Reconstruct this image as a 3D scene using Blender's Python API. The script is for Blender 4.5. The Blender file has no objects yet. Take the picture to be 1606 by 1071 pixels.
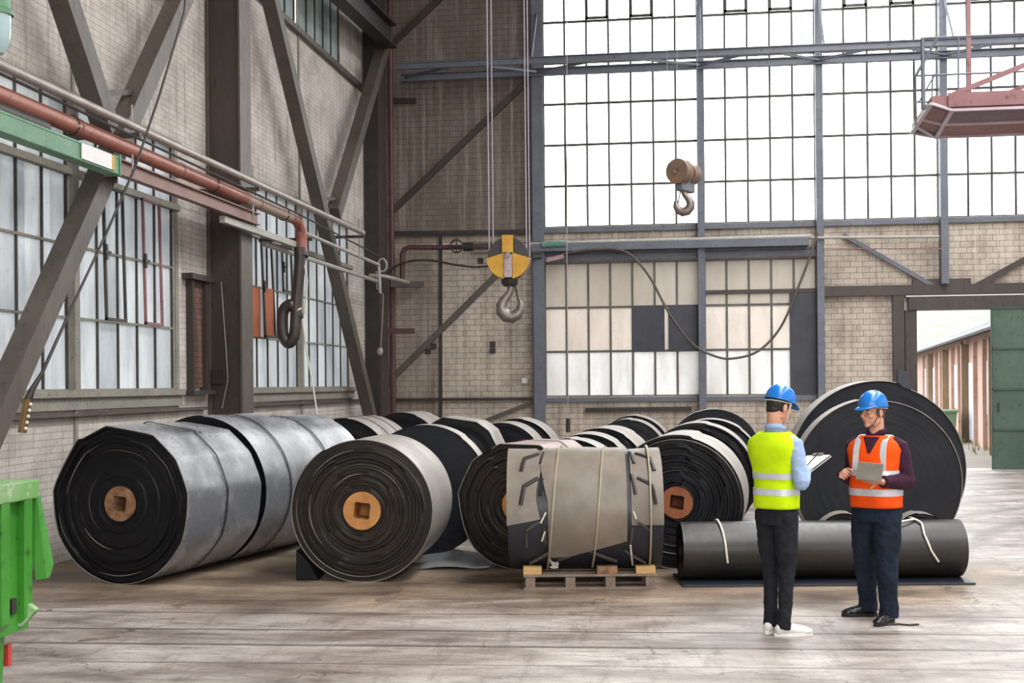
import bpy, bmesh, math, random
from mathutils import Vector, Matrix, Euler, noise

# ------------------------------------------------------------------ camera
F, H, ROLL = 1990.0, 1.9, 0.009
TH = math.atan(275 / F); S, CC = math.sin(TH), math.cos(TH)
scene = bpy.context.scene
col = scene.collection
cd = bpy.data.cameras.new('camera'); cam = bpy.data.objects.new('camera', cd); col.objects.link(cam)
cd.sensor_width = 36.0; cd.lens = 36.0 * F / 1606; cd.shift_y = 67.5 / 1606; cd.clip_end = 400
_R = Vector((CC, S, 0)); _U = Vector((0, 0, 1)); _F = Vector((-S, CC, 0))
ex = (_R - ROLL * _U).normalized(); ey = (_U + ROLL * _R).normalized(); ez = -_F
cam.matrix_world = Matrix(((ex.x, ey.x, ez.x, 0), (ex.y, ey.y, ez.y, 0), (ex.z, ey.z, ez.z, H), (0, 0, 0, 1)))
scene.camera = cam

# ------------------------------------------------------------------ world, lights, exposure
w = bpy.data.worlds.new('world'); scene.world = w; w.use_nodes = True
bg = w.node_tree.nodes['Background']; bg.inputs[0].default_value = (0.965, 0.985, 1.0, 1); bg.inputs[1].default_value = 8.0
scene.view_settings.view_transform = 'Standard'; scene.view_settings.look = 'None'
scene.view_settings.exposure = -0.35; scene.view_settings.gamma = 1.0; scene.view_settings.use_curve_mapping = False

def area(name, loc, rot, sx, sy, power, colr=(1, 1, 1)):
    l = bpy.data.lights.new(name, 'AREA'); l.shape = 'RECTANGLE'; l.size = sx; l.size_y = sy
    l.energy = power; l.color = colr
    o = bpy.data.objects.new(name, l); col.objects.link(o); o.location = loc; o.rotation_euler = rot
    return o
# daylight through the roof lights of the hall; side and front lamps are added fill
area('roof_light', (4.0, 12.0, 12.4), (0, 0, 0), 3.0, 26.0, 2000, (1, 0.98, 0.95))
area('roof_light_side', (9.5, 6.0, 12.4), (0, 0, 0), 3.0, 26.0, 600, (1, 0.98, 0.95))
area('side_glazing_light', (15.7, 8.0, 6.0), (0, math.radians(90), 0), 7.0, 26.0, 700, (1, 0.98, 0.96))  # added lamp for light from the right; no windows in that wall
area('front_glazing_light', (4.0, -11.4, 6.0), (math.radians(90), 0, 0), 16.0, 6.0, 2600, (1, 0.96, 0.92))  # fill lamp added behind the camera to brighten the men; wall there is solid

# ------------------------------------------------------------------ geometry helpers
def ray(x, y):
    q0, q1 = x - 803, y - 603
    u, v = (q0 - ROLL * q1) / F, (q1 + ROLL * q0) / F
    return Vector((CC * u - S, CC + S * u, -v))
C0 = Vector((0, 0, H))
def at(x, y, d): return C0 + ray(x, y) * d
def onX(x, y, X): r = ray(x, y); return C0 + r * (X / r.x)
def onY(x, y, Y): r = ray(x, y); return C0 + r * (Y / r.y)
def onZ(x, y, Z=0.0): r = ray(x, y); return C0 + r * ((Z - H) / r.z)
def c2w(a, d, z=0.0): return Vector((CC * a - S * d, S * a + CC * d, z))

class MB:
    def __init__(s): s.v = []; s.f = []; s.m = []
    def add(s, vs, fs, mi=0):
        b = len(s.v); s.v += [tuple(p) for p in vs]; s.f += [tuple(b + i for i in f) for f in fs]; s.m += [mi] * len(fs); return s
    def box(s, x0, x1, y0, y1, z0, z1, mi=0):
        return s.add([(x, y, z) for z in (z0, z1) for x, y in ((x0, y0), (x1, y0), (x1, y1), (x0, y1))],
                     [(0, 3, 2, 1), (4, 5, 6, 7), (0, 1, 5, 4), (1, 2, 6, 5), (2, 3, 7, 6), (3, 0, 4, 7)], mi)
    def beam(s, p0, p1, w, h, up=(0, 0, 1), mi=0):
        p0, p1 = Vector(p0), Vector(p1); t = (p1 - p0).normalized(); up = Vector(up)
        if abs(t.dot(up)) > 0.98: up = Vector((0, 1, 0))
        a = t.cross(up).normalized(); b = a.cross(t).normalized()
        q = []
        for p in (p0, p1):
            for i, j in ((-1, -1), (1, -1), (1, 1), (-1, 1)): q.append(p + a * (i * w / 2) + b * (j * h / 2))
        return s.add(q, [(0, 1, 2, 3), (7, 6, 5, 4), (0, 4, 5, 1), (1, 5, 6, 2), (2, 6, 7, 3), (3, 7, 4, 0)], mi)
    def ibeam(s, p0, p1, w, h, t=0.02, up=(0, 0, 1), mi=0):
        p0, p1 = Vector(p0), Vector(p1); d = (p1 - p0).normalized(); up = Vector(up)
        if abs(d.dot(up)) > 0.98: up = Vector((0, 1, 0))
        a = d.cross(up).normalized(); b = a.cross(d).normalized()
        o = b * (h / 2 - t / 2)
        s.beam(p0 + o, p1 + o, w, t, b, mi); s.beam(p0 - o, p1 - o, w, t, b, mi); s.beam(p0, p1, t, h - 2 * t, b, mi)
        return s
    def tube(s, pts, r, n=10, cap=True, mi=0, flat=None):
        pts = [Vector(p) for p in pts]; rs = r if isinstance(r, (list, tuple)) else [r] * len(pts)
        vs = []; prev = None
        for i, p in enumerate(pts):
            t = (pts[min(i + 1, len(pts) - 1)] - pts[max(i - 1, 0)]).normalized()
            if prev is None:
                a = t.cross(Vector((0, 0, 1)))
                if a.length < 0.05: a = t.cross(Vector((0, 1, 0)))
            else: a = prev - t * prev.dot(t)
            a.normalize(); prev = a; b = t.cross(a)
            for k in range(n):
                an = 2 * math.pi * k / n
                vs.append(p + (a * math.cos(an) + b * math.sin(an) * (flat or 1)) * rs[i])
        fs = [(i * n + k, i * n + (k + 1) % n, (i + 1) * n + (k + 1) % n, (i + 1) * n + k) for i in range(len(pts) - 1) for k in range(n)]
        if cap: fs += [tuple(range(n - 1, -1, -1)), tuple((len(pts) - 1) * n + k for k in range(n))]
        return s.add(vs, fs, mi)
    def lathe(s, prof, org, axis=(0, 0, 1), n=32, mi=0):
        ax = Vector(axis).normalized(); a = ax.orthogonal().normalized(); b = ax.cross(a); org = Vector(org)
        vs = [org + ax * h + (a * math.cos(2 * math.pi * k / n) + b * math.sin(2 * math.pi * k / n)) * r for r, h in prof for k in range(n)]
        fs = [(i * n + k, i * n + (k + 1) % n, (i + 1) * n + (k + 1) % n, (i + 1) * n + k) for i in range(len(prof) - 1) for k in range(n)]
        return s.add(vs, fs, mi)
    def ball(s, c, r, n=16, m=10, rot=None, mi=0):
        c = Vector(c); r = (r, r, r) if not isinstance(r, (tuple, list)) else r
        R = rot.to_matrix() if rot else Matrix.Identity(3)
        vs = [c + R @ Vector((0, 0, r[2]))]
        for i in range(1, m):
            ph = math.pi * i / m
            for k in range(n):
                t = 2 * math.pi * k / n
                vs.append(c + R @ Vector((r[0] * math.sin(ph) * math.cos(t), r[1] * math.sin(ph) * math.sin(t), r[2] * math.cos(ph))))
        vs.append(c + R @ Vector((0, 0, -r[2])))
        fs = [(0, 1 + k, 1 + (k + 1) % n) for k in range(n)]
        for i in range(m - 2):
            for k in range(n):
                fs.append((1 + i * n + k, 1 + (i + 1) * n + k, 1 + (i + 1) * n + (k + 1) % n, 1 + i * n + (k + 1) % n))
        L = len(vs) - 1
        fs += [(L, 1 + (m - 2) * n + (k + 1) % n, 1 + (m - 2) * n + k) for k in range(n)]
        return s.add(vs, fs, mi)
    def prism(s, poly, off, mi=0):
        off = Vector(off); poly = [Vector(p) for p in poly]; n = len(poly)
        return s.add(poly + [p + off for p in poly], [tuple(range(n - 1, -1, -1)), tuple(range(n, 2 * n))] +
                     [(i, (i + 1) % n, n + (i + 1) % n, n + i) for i in range(n)], mi)
    def build(s, name, mats, parent=None, smooth=None, bevel=0, fix=True):
        me = bpy.data.meshes.new(name); me.from_pydata(s.v, [], s.f)
        for m in (mats if isinstance(mats, (list, tuple)) else [mats]): me.materials.append(m)
        me.polygons.foreach_set('material_index', s.m)
        if fix:
            bm = bmesh.new(); bm.from_mesh(me); bmesh.ops.recalc_face_normals(bm, faces=bm.faces); bm.to_mesh(me); bm.free()
        if smooth:
            me.polygons.foreach_set('use_smooth', [True] * len(me.polygons)); me.set_sharp_from_angle(angle=math.radians(smooth))
        o = bpy.data.objects.new(name, me); col.objects.link(o)
        if parent: o.parent = parent
        if bevel:
            b = o.modifiers.new('b', 'BEVEL'); b.width = bevel; b.segments = 2; b.limit_method = 'ANGLE'
        return o

def tag(o, label, cat, group=None, kind=None):
    o['label'] = label; o['category'] = cat
    if group: o['group'] = group
    if kind: o['kind'] = kind
    return o
def struct(o): o['kind'] = 'structure'; return o
def empty(name, loc=(0, 0, 0), rz=0.0, label=None, cat=None, group=None):
    o = bpy.data.objects.new(name, None); col.objects.link(o); o.location = loc; o.rotation_euler = (0, 0, rz)
    o.empty_display_size = 0.1
    if label: tag(o, label, cat, group)
    return o

# ------------------------------------------------------------------ materials
def rgb(h):
    c = [int(h[i:i + 2], 16) / 255 for i in (0, 2, 4)]
    return tuple(x / 12.92 if x <= 0.04045 else ((x + 0.055) / 1.055) ** 2.4 for x in c) + (1,)
def newmat(name):
    m = bpy.data.materials.new(name); m.use_nodes = True; nt = m.node_tree
    return m, nt, nt.nodes['Principled BSDF']
def nd(nt, t, **kw):
    n = nt.nodes.new(t)
    for k, v in kw.items(): setattr(n, k, v)
    return n
def mix(nt, fac, a, b, mode='MIX'):
    n = nd(nt, 'ShaderNodeMix', data_type='RGBA', blend_type=mode)
    for i, x in ((0, fac), (6, a), (7, b)):
        if isinstance(x, (int, float, tuple)): n.inputs[i].default_value = x
        else: nt.links.new(x, n.inputs[i])
    return n.outputs[2]
def ramp(nt, src, stops):
    n = nd(nt, 'ShaderNodeValToRGB'); e = n.color_ramp.elements
    while len(e) < len(stops): e.new(0.5)
    for k, (p, c) in enumerate(stops): e[k].position = p; e[k].color = c if isinstance(c, tuple) else (c, c, c, 1)
    nt.links.new(src, n.inputs[0]); return n.outputs[0]
def noisetex(nt, vec, scale, detail=6, rough=0.6, dist=0.0):
    n = nd(nt, 'ShaderNodeTexNoise'); n.inputs['Scale'].default_value = scale; n.inputs['Detail'].default_value = detail
    n.inputs['Roughness'].default_value = rough; n.inputs['Distortion'].default_value = dist
    nt.links.new(vec, n.inputs['Vector']); return n.outputs[0]
def mapping(nt, vec, scale=(1, 1, 1), rot=(0, 0, 0), loc=(0, 0, 0)):
    n = nd(nt, 'ShaderNodeMapping'); n.inputs['Scale'].default_value = scale; n.inputs['Rotation'].default_value = rot
    n.inputs['Location'].default_value = loc; nt.links.new(vec, n.inputs['Vector']); return n.outputs[0]
def math_(nt, op, a, b=None, c=None, clamp=False):
    n = nd(nt, 'ShaderNodeMath', operation=op); n.use_clamp = clamp
    for i, x in enumerate((a, b, c)):
        if x is None: continue
        if isinstance(x, (int, float)): n.inputs[i].default_value = x
        else: nt.links.new(x, n.inputs[i])
    return n.outputs[0]
def bump(nt, bs, h, strength=0.3, dist=0.02):
    n = nd(nt, 'ShaderNodeBump'); n.inputs['Strength'].default_value = strength; n.inputs['Distance'].default_value = dist
    nt.links.new(h, n.inputs['Height']); nt.links.new(n.outputs[0], bs.inputs['Normal'])
def worn(name, c1, c2, scale=4.0, rough=0.6, metal=0.0, stretch=(1, 1, 1), bmp=0.15, spec=0.5, lo=0.35, hi=0.68, c3=None, rvar=0.15, fine=9.0):
    m, nt, bs = newmat(name); tc = nd(nt, 'ShaderNodeTexCoord').outputs['Object']
    v = mapping(nt, tc, stretch); n1 = noisetex(nt, v, scale); f = ramp(nt, n1, [(lo, 0.0), (hi, 1.0)])
    c = mix(nt, f, rgb(c1), rgb(c2)); n2 = noisetex(nt, v, scale * fine, 4)
    if c3: c = mix(nt, ramp(nt, n2, [(0.58, 0.0), (0.72, 1.0)]), c, rgb(c3))
    nt.links.new(c, bs.inputs['Base Color']); bs.inputs['Metallic'].default_value = metal
    r = math_(nt, 'MULTIPLY_ADD', n2, rvar * 2, rough - rvar); nt.links.new(r, bs.inputs['Roughness'])
    bs.inputs['Specular IOR Level'].default_value = spec
    if bmp: bump(nt, bs, n2, bmp, 0.01)
    return m
def plain(name, c, rough=0.6, metal=0.0, spec=0.5):
    m, nt, bs = newmat(name); tc = nd(nt, 'ShaderNodeTexCoord').outputs['Object']
    n1 = noisetex(nt, tc, 25.0, 3); k = ramp(nt, n1, [(0.3, 0.88), (0.7, 1.0)])
    nt.links.new(mix(nt, 1.0, rgb(c), k, 'MULTIPLY'), bs.inputs['Base Color'])
    bs.inputs['Roughness'].default_value = rough; bs.inputs['Metallic'].default_value = metal
    bs.inputs['Specular IOR Level'].default_value = spec
    return m
def brick(name, axis, c1, c2, mortar, bw=0.27, bh=0.125, plaster=None, dirt='3c322c', zones=()):
    """painted masonry; zones = ((xc, zc, half width, half height, colour, soft) ...) own paint fields in wall coordinates"""
    m, nt, bs = newmat(name); tc = nd(nt, 'ShaderNodeTexCoord').outputs['Object']
    sp = nd(nt, 'ShaderNodeSeparateXYZ'); nt.links.new(tc, sp.inputs[0])
    cb = nd(nt, 'ShaderNodeCombineXYZ'); nt.links.new(sp.outputs[axis], cb.inputs[0]); nt.links.new(sp.outputs[2], cb.inputs[1])
    v = cb.outputs[0]; U, Z = sp.outputs[axis], sp.outputs[2]
    b = nd(nt, 'ShaderNodeTexBrick'); b.offset = 0.5
    for k, x in (('Scale', 1.0), ('Mortar Size', 0.006), ('Mortar Smooth', 0.3), ('Bias', 0.0), ('Brick Width', bw), ('Row Height', bh)): b.inputs[k].default_value = x
    b.inputs['Color1'].default_value = rgb(c1); b.inputs['Color2'].default_value = rgb(c2); b.inputs['Mortar'].default_value = rgb(mortar)
    nt.links.new(v, b.inputs['Vector']); c = b.outputs[0]
    wob = noisetex(nt, v, 2.0, 4)
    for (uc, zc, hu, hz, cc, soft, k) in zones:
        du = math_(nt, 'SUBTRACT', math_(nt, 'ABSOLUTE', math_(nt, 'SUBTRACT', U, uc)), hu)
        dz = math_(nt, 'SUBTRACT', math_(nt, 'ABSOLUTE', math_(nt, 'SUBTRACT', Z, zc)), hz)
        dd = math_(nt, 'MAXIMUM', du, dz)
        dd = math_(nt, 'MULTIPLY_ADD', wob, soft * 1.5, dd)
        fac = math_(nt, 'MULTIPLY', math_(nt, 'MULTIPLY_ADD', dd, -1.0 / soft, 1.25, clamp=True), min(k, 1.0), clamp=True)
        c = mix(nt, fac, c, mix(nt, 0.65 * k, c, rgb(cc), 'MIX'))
        
    n1 = noisetex(nt, v, 1.1, 8, 0.65)
    c = mix(nt, math_(nt, 'MULTIPLY', ramp(nt, n1, [(0.42, 0.0), (0.72, 1.0)]), 0.55), c, rgb(dirt))
    st = noisetex(nt, mapping(nt, v, (3.0, 0.12, 1)), 2.2, 6, 0.7)
    c = mix(nt, math_(nt, 'MULTIPLY', ramp(nt, st, [(0.5, 0.0), (0.7, 1.0)]), 0.35), c, rgb('cfc6bb'))
    c = mix(nt, math_(nt, 'MULTIPLY', ramp(nt, noisetex(nt, mapping(nt, v, (4.0, 0.2, 1), loc=(7, 3, 0)), 2.0, 6, 0.7), [(0.5, 0.0), (0.72, 1.0)]), 0.5), c, rgb(dirt))
    n3 = noisetex(nt, v, 30.0, 4)
    c = mix(nt, math_(nt, 'MULTIPLY', ramp(nt, n3, [(0.5, 0.0), (0.75, 1.0)]), 0.3), c, rgb(dirt))
    nt.links.new(c, bs.inputs['Base Color']); bs.inputs['Roughness'].default_value = 0.85; bs.inputs['Specular IOR Level'].default_value = 0.25
    bump(nt, bs, math_(nt, 'ADD', math_(nt, 'MULTIPLY', b.outputs[1], -1.0), math_(nt, 'MULTIPLY', n3, 0.5)), 0.5, 0.012)
    return m
def dirtyglass(name, axis, c1, c2, trans=0.55, du=0.53, dz=0.81, u0=0.0, z0=0.0, dirt='8d8578', amt=0.5, rows=None):
    m, nt, bs = newmat(name); tc = nd(nt, 'ShaderNodeTexCoord').outputs['Object']
    sp = nd(nt, 'ShaderNodeSeparateXYZ'); nt.links.new(tc, sp.inputs[0])
    iu = math_(nt, 'FLOOR', math_(nt, 'DIVIDE', math_(nt, 'SUBTRACT', sp.outputs[axis], u0), du))
    iz = math_(nt, 'FLOOR', math_(nt, 'DIVIDE', math_(nt, 'SUBTRACT', sp.outputs[2], z0), dz))
    cb = nd(nt, 'ShaderNodeCombineXYZ'); nt.links.new(iu, cb.inputs[0]); nt.links.new(iz, cb.inputs[1])
    wn = nd(nt, 'ShaderNodeTexWhiteNoise'); nt.links.new(cb.outputs[0], wn.inputs[0])
    c = mix(nt, wn.outputs[0], rgb(c1), rgb(c2))
    if rows: c = mix(nt, math_(nt, 'MULTIPLY', ramp(nt, math_(nt, 'DIVIDE', iz, 3.0), [(k_ / 3.0 - (0.12 if k_ else 0), rgb(h_)) for k_, h_ in enumerate(rows)]), 1.0), c, c) if False else mix(nt, 0.7, c, ramp(nt, math_(nt, 'DIVIDE', iz, 3.0), [(k_ / 3.0, rgb(h_)) for k_, h_ in enumerate(rows)]))
    cv = nd(nt, 'ShaderNodeCombineXYZ'); nt.links.new(sp.outputs[axis], cv.inputs[0]); nt.links.new(sp.outputs[2], cv.inputs[1]); nt.links.new(math_(nt, 'MULTIPLY', wn.outputs[0], 9.0), cv.inputs[2])
    n1 = noisetex(nt, mapping(nt, cv.outputs[0], (2.2, 0.6, 1)), 1.6, 6, 0.6)
    c = mix(nt, math_(nt, 'MULTIPLY', ramp(nt, n1, [(0.42, 0.0), (0.75, 1.0)]), amt), c, rgb(dirt))
    n2 = noisetex(nt, cv.outputs[0], 14.0, 5)
    c = mix(nt, math_(nt, 'MULTIPLY', ramp(nt, n2, [(0.6, 0.0), (0.8, 1.0)]), amt), c, rgb('6b655c'))
    tr = nd(nt, 'ShaderNodeBsdfTranslucent'); nt.links.new(c, tr.inputs[0])
    nt.links.new(c, bs.inputs['Base Color']); bs.inputs['Roughness'].default_value = 0.28
    mx = nd(nt, 'ShaderNodeMixShader'); mx.inputs[0].default_value = trans
    nt.links.new(bs.outputs[0], mx.inputs[1]); nt.links.new(tr.outputs[0], mx.inputs[2])
    nt.links.new(mx.outputs[0], nt.nodes['Material Output'].inputs[0])
    return m
def clearglass(name):
    m, nt, bs = newmat(name); tc = nd(nt, 'ShaderNodeTexCoord').outputs['Object']
    t = nd(nt, 'ShaderNodeBsdfTransparent'); n1 = noisetex(nt, tc, 1.5, 4)
    nt.links.new(mix(nt, n1, (0.93, 0.95, 0.95, 1), (0.99, 0.99, 0.99, 1)), t.inputs[0])
    g = nd(nt, 'ShaderNodeBsdfGlossy'); g.inputs['Roughness'].default_value = 0.08
    mx = nd(nt, 'ShaderNodeMixShader'); mx.inputs[0].default_value = 0.05
    nt.links.new(t.outputs[0], mx.inputs[1]); nt.links.new(g.outputs[0], mx.inputs[2])
    nt.links.new(mx.outputs[0], nt.nodes['Material Output'].inputs[0]); return m

def floor_mat():
    m, nt, bs = newmat('worn_floor'); tc = nd(nt, 'ShaderNodeTexCoord').outputs['Object']
    v = mapping(nt, tc, rot=(0, 0, math.radians(-3.07)))
    sp = nd(nt, 'ShaderNodeSeparateXYZ'); nt.links.new(v, sp.inputs[0]); N = sp.outputs[1]
    long_ = mapping(nt, v, (0.45, 1.1, 1), rot=(0, 0, 0.1))
    n1 = noisetex(nt, long_, 1.4, 8, 0.68, 0.4)
    c = ramp(nt, n1, [(0.30, rgb('5f544d')), (0.43, rgb('8f857e')), (0.56, rgb('b0a7a0')), (0.72, rgb('cac3bd'))])
    # brown oily, dusty field around the rolls
    du = math_(nt, 'ABSOLUTE', math_(nt, 'SUBTRACT', N, 12.6)); n2 = noisetex(nt, mapping(nt, v, (0.5, 1.0, 1)), 0.9, 6, 0.6, 0.6)
    xx = math_(nt, 'MULTIPLY_ADD', math_(nt, 'MAXIMUM', math_(nt, 'SUBTRACT', sp.outputs[0], 2.6), 0.0), 1.1, du)
    br = math_(nt, 'SUBTRACT', math_(nt, 'MULTIPLY_ADD', n2, 2.6, 1.0), xx, clamp=True)
    c = mix(nt, math_(nt, 'MULTIPLY', br, 0.8), c, mix(nt, ramp(nt, n1, [(.35, 0.0), (.65, 1.0)]), rgb('4c3b2e'), rgb('a48c70')))
    # fine scratches along and across
    s1 = noisetex(nt, mapping(nt, v, (0.9, 5.0, 1), rot=(0, 0, -0.12)), 3.0, 8, 0.75)
    c = mix(nt, math_(nt, 'MULTIPLY', ramp(nt, s1, [(0.52, 0.0), (0.66, 1.0)]), 0.6), c, rgb('4c3f37'))
    fn = noisetex(nt, v, 26.0, 8, 0.75); c = mix(nt, math_(nt, 'MULTIPLY', ramp(nt, fn, [(0.5, 0.0), (0.7, 1.0)]), 0.45), c, rgb('5d5048'))
    ck = nd(nt, 'ShaderNodeTexVoronoi', feature='DISTANCE_TO_EDGE'); ck.inputs['Scale'].default_value = 0.55; dv = nd(nt, 'ShaderNodeVectorMath', operation='ADD'); nt.links.new(v, dv.inputs[0]); nc = nd(nt, 'ShaderNodeTexNoise'); nc.inputs['Scale'].default_value = 3.0; nc.inputs['Detail'].default_value = 8; nt.links.new(v, nc.inputs['Vector']); nt.links.new(nc.outputs[1], dv.inputs[1]); nt.links.new(dv.outputs[0], ck.inputs['Vector'])
    c = mix(nt, math_(nt, 'MULTIPLY', ramp(nt, ck.outputs['Distance'], [(0.004, 1.0), (0.016, 0.0)]), math_(nt, 'MULTIPLY', ramp(nt, noisetex(nt, v, 0.7, 2), [(.5, 0.0), (.6, 1.0)]), 0.7)), c, rgb('3f352e'))
    s2 = noisetex(nt, mapping(nt, v, (5.0, 0.8, 1), rot=(0, 0, 0.9)), 1.2, 8, 0.75)
    c = mix(nt, math_(nt, 'MULTIPLY', ramp(nt, s2, [(0.52, 0.0), (0.68, 1.0)]), 0.5), c, rgb('5f534a'))
    # tyre tracks towards the gate
    wv = nd(nt, 'ShaderNodeTexWave', wave_type='RINGS', rings_direction='Z'); wv.inputs['Scale'].default_value = 0.33; wv.inputs['Distortion'].default_value = 5.0
    wv.inputs['Detail'].default_value = 3; wv.inputs['Detail Scale'].default_value = 0.6
    nt.links.new(mapping(nt, tc, loc=(-11.5, -12.0, 0)), wv.inputs['Vector'])
    tr = math_(nt, 'MULTIPLY', ramp(nt, wv.outputs[1], [(0.72, 0.0), (0.95, 1.0)]), math_(nt, 'SUBTRACT', sp.outputs[0], 3.2, clamp=True))
    c = mix(nt, math_(nt, 'MULTIPLY', math_(nt, 'MULTIPLY', tr, n1), 0.9, clamp=True), c, rgb('5a5654'))
    for lc, sc_, th_ in (((-9.0, 3.0, 0), 0.24, 0.86), ((2.0, -19.0, 0), 0.21, 0.88)):
        w2_ = nd(nt, 'ShaderNodeTexWave', wave_type='RINGS', rings_direction='Z'); w2_.inputs['Scale'].default_value = sc_; w2_.inputs['Distortion'].default_value = 1.2; w2_.inputs['Detail'].default_value = 4
        nt.links.new(mapping(nt, tc, loc=lc), w2_.inputs['Vector'])
        c = mix(nt, math_(nt, 'MULTIPLY', math_(nt, 'MULTIPLY', ramp(nt, w2_.outputs[1], [(th_, 0.0), (0.98, 1.0)]), ramp(nt, noisetex(nt, mapping(nt, v, (1, 3, 1)), 2.0, 6, 0.7), [(.42, 0.0), (.62, 1.0)])), 0.4), c, rgb('4a3f38'))
    # specks
    sk = nd(nt, 'ShaderNodeTexVoronoi'); sk.inputs['Scale'].default_value = 2.6; nt.links.new(v, sk.inputs['Vector'])
    c = mix(nt, ramp(nt, sk.outputs['Distance'], [(0.02, 1.0), (0.045, 0.0)]), c, rgb('2c2622'))
    # slab joints
    g = None; wob = math_(nt, 'MULTIPLY_ADD', noisetex(nt, v, 1.5, 3), 0.03, -0.015); Nw = math_(nt, 'ADD', N, wob)
    for p, wd in ((5.6, .01), (6.3, .012), (6.95, .01), (7.55, .012), (8.55, 0.007), (9.15, 0.014), (9.19, 0.008), (9.73, 0.014), (10.45, 0.011), (11.05, 0.005), (13.9, .012), (16, .012), (18.5, .012), (21, .012), (24, .012)):
        dd = math_(nt, 'DIVIDE', math_(nt, 'ABSOLUTE', math_(nt, 'SUBTRACT', Nw, p)), wd); g = dd if g is None else math_(nt, 'MINIMUM', g, dd)
    gf = ramp(nt, g, [(0.9, 1.0), (1.7, 0.0)])
    c = mix(nt, math_(nt, 'MULTIPLY', gf, math_(nt, 'MULTIPLY_ADD', n1, 1.2, 0.35, clamp=True)), c, rgb('17120f'))
    nt.links.new(c, bs.inputs['Base Color'])
    nt.links.new(math_(nt, 'MULTIPLY_ADD', n1, 0.35, 0.28), bs.inputs['Roughness']); bs.inputs['Specular IOR Level'].default_value = 0.4
    bump(nt, bs, math_(nt, 'SUBTRACT', math_(nt, 'MULTIPLY', s1, 0.4), gf), 0.35, 0.01)
    return m

M = {}
M['floor'] = floor_mat()
M['brick_left'] = brick('painted_brick_left', 1, 'cac4bd', 'beb7af', 'aea49b', dirt='5a5048', bw=0.25, bh=0.075)
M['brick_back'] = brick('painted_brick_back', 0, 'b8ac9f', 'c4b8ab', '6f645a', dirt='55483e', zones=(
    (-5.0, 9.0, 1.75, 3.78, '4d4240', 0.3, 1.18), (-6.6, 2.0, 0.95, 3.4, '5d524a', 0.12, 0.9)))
M['brick_dark'] = brick('dark_red_brick', 1, '5c3f3a', '6b4a42', '3c302c', bw=0.25, bh=0.075)
M['plaster'] = worn('grey_plaster', '8c8883', '777370', 1.0, 0.9)
M['steel_dark'] = worn('dark_brown_steel', '332b28', '423833', 2.0, 0.5, 0.0, (1, 1, 0.3), c3='2b2422')
M['steel_grey'] = worn('grey_brown_steel', '4a423c', '5a524a', 2.0, 0.5, 0.0, (1, 1, 0.3), c3='3d3632')
M['steel_blue'] = worn('blue_grey_steel', '585b66', '656973', 1.5, 0.5, 0.0, c3='474a53')  # grey steel with the blue window haze put into its colour
M['steel_red'] = worn('oxide_red_steel', '7c5254', '8d6466', 1.5, 0.55, c3='5e3c3c')
M['steel_maroon'] = worn('dark_maroon_paint', '472c2d', '553638', 1.5, 0.5, c3='2e1f1f')
M['mull'] = worn('window_bar_paint', '4f4d48', '66635c', 3.0, 0.6)
M['mull_dark'] = worn('dark_window_bar', '33322f', '45433d', 3.0, 0.6)
M['mull_light'] = worn('pale_window_frame', '77736a', '8c877c', 3.0, 0.65, c3='55514a')
M['glass_clear'] = clearglass('clear_window_glass')
M['glass_left'] = dirtyglass('dusty_blue_glass', 1, 'd6d9da', 'bfc3c6', 0.46, u0=13.5 - 0.53 * 20, z0=1.88 - 0.8125 * 2, dirt='7d8088', amt=0.45)
M['glass_left_up'] = dirtyglass('dusty_green_glass', 1, 'a9b3b2', '8f9a9a', 0.3, u0=0, z0=8.23, dirt='5d6262', amt=0.6)
M['glass_back'] = dirtyglass('dusty_beige_glass', 0, 'e4e1db', 'd3cbc1', 0.38, 0.4914, 1.0, -3.16, 1.62, dirt='a4937f', amt=0.3, rows=('f4f7f9', 'e9e2dc', 'c2bab0'))
M['tar'] = worn('tarred_pane', '2b2d38', '3a3c48', 2.0, 0.5)
M['orange_pane'] = worn('orange_painted_pane', 'a85a33', '8f4a2a', 3.0, 0.5)
M['green_door'] = worn('green_door_paint', '3d5145', '4b6151', 1.5, 0.5, c3='334339')
M['pipe_red'] = worn('rusty_red_pipe', '86493c', '9a6456', 2.5, 0.42, 0.0, (1, 0.6, 1), c3='6e4438')
M['pipe_brown'] = worn('brown_painted_rail', '6f4a40', '7f5b50', 3.0, 0.5)
M['pipe_grey'] = worn('grey_galvanised_pipe', '8f8781', 'a59c95', 4.0, 0.4, 0.3, c3='6b635d')
M['pipe_pale'] = worn('pale_painted_pipe', '8f8c85', 'a5a29a', 4.0, 0.5)
M['green_beam'] = worn('green_crane_beam', '467252', '5a8463', 3.0, 0.45, c3='36543c')
M['green_skip'] = worn('bright_green_skip', '2f7422', '45902f', 2.0, 0.4, c3='24561a')
M['green_rim'] = worn('scuffed_green_rim', '5d8f49', '7f9a70', 4.0, 0.6, c3='aeb3a0', fine=4)
M['black_iron'] = worn('black_iron', '201d1c', '2e2a28', 4.0, 0.5)
M['rubber_hose'] = worn('dark_rubber_hose', '332c28', '423a34', 4.0, 0.42)
M['yellow'] = worn('worn_yellow_paint', 'b08016', 'c49628', 6.0, 0.5, c3='6d521d')
M['hooksteel'] = worn('worn_hook_steel', '6e6460', '857a74', 6.0, 0.38, 0.6)
M['rope_wire'] = plain('wire_rope', '9a93a0', 0.4, 0.6)
M['white'] = plain('white_paint', 'd5d3d2', 0.5)
M['offwhite_cord'] = plain('white_cord', 'd9d4c8', 0.7)
M['wood'] = worn('orange_wood', 'a8703c', 'c08a4e', 9.0, 0.6, c3='5a3a20')
M['wood_red'] = worn('reddish_wood', '8a4c30', 'a1603e', 9.0, 0.6, c3='4d2c1c')
M['wood_pale'] = worn('pale_weathered_wood', '6f4c36', 'a07a5a', 14.0, 0.7, c3='2f211a')
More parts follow.
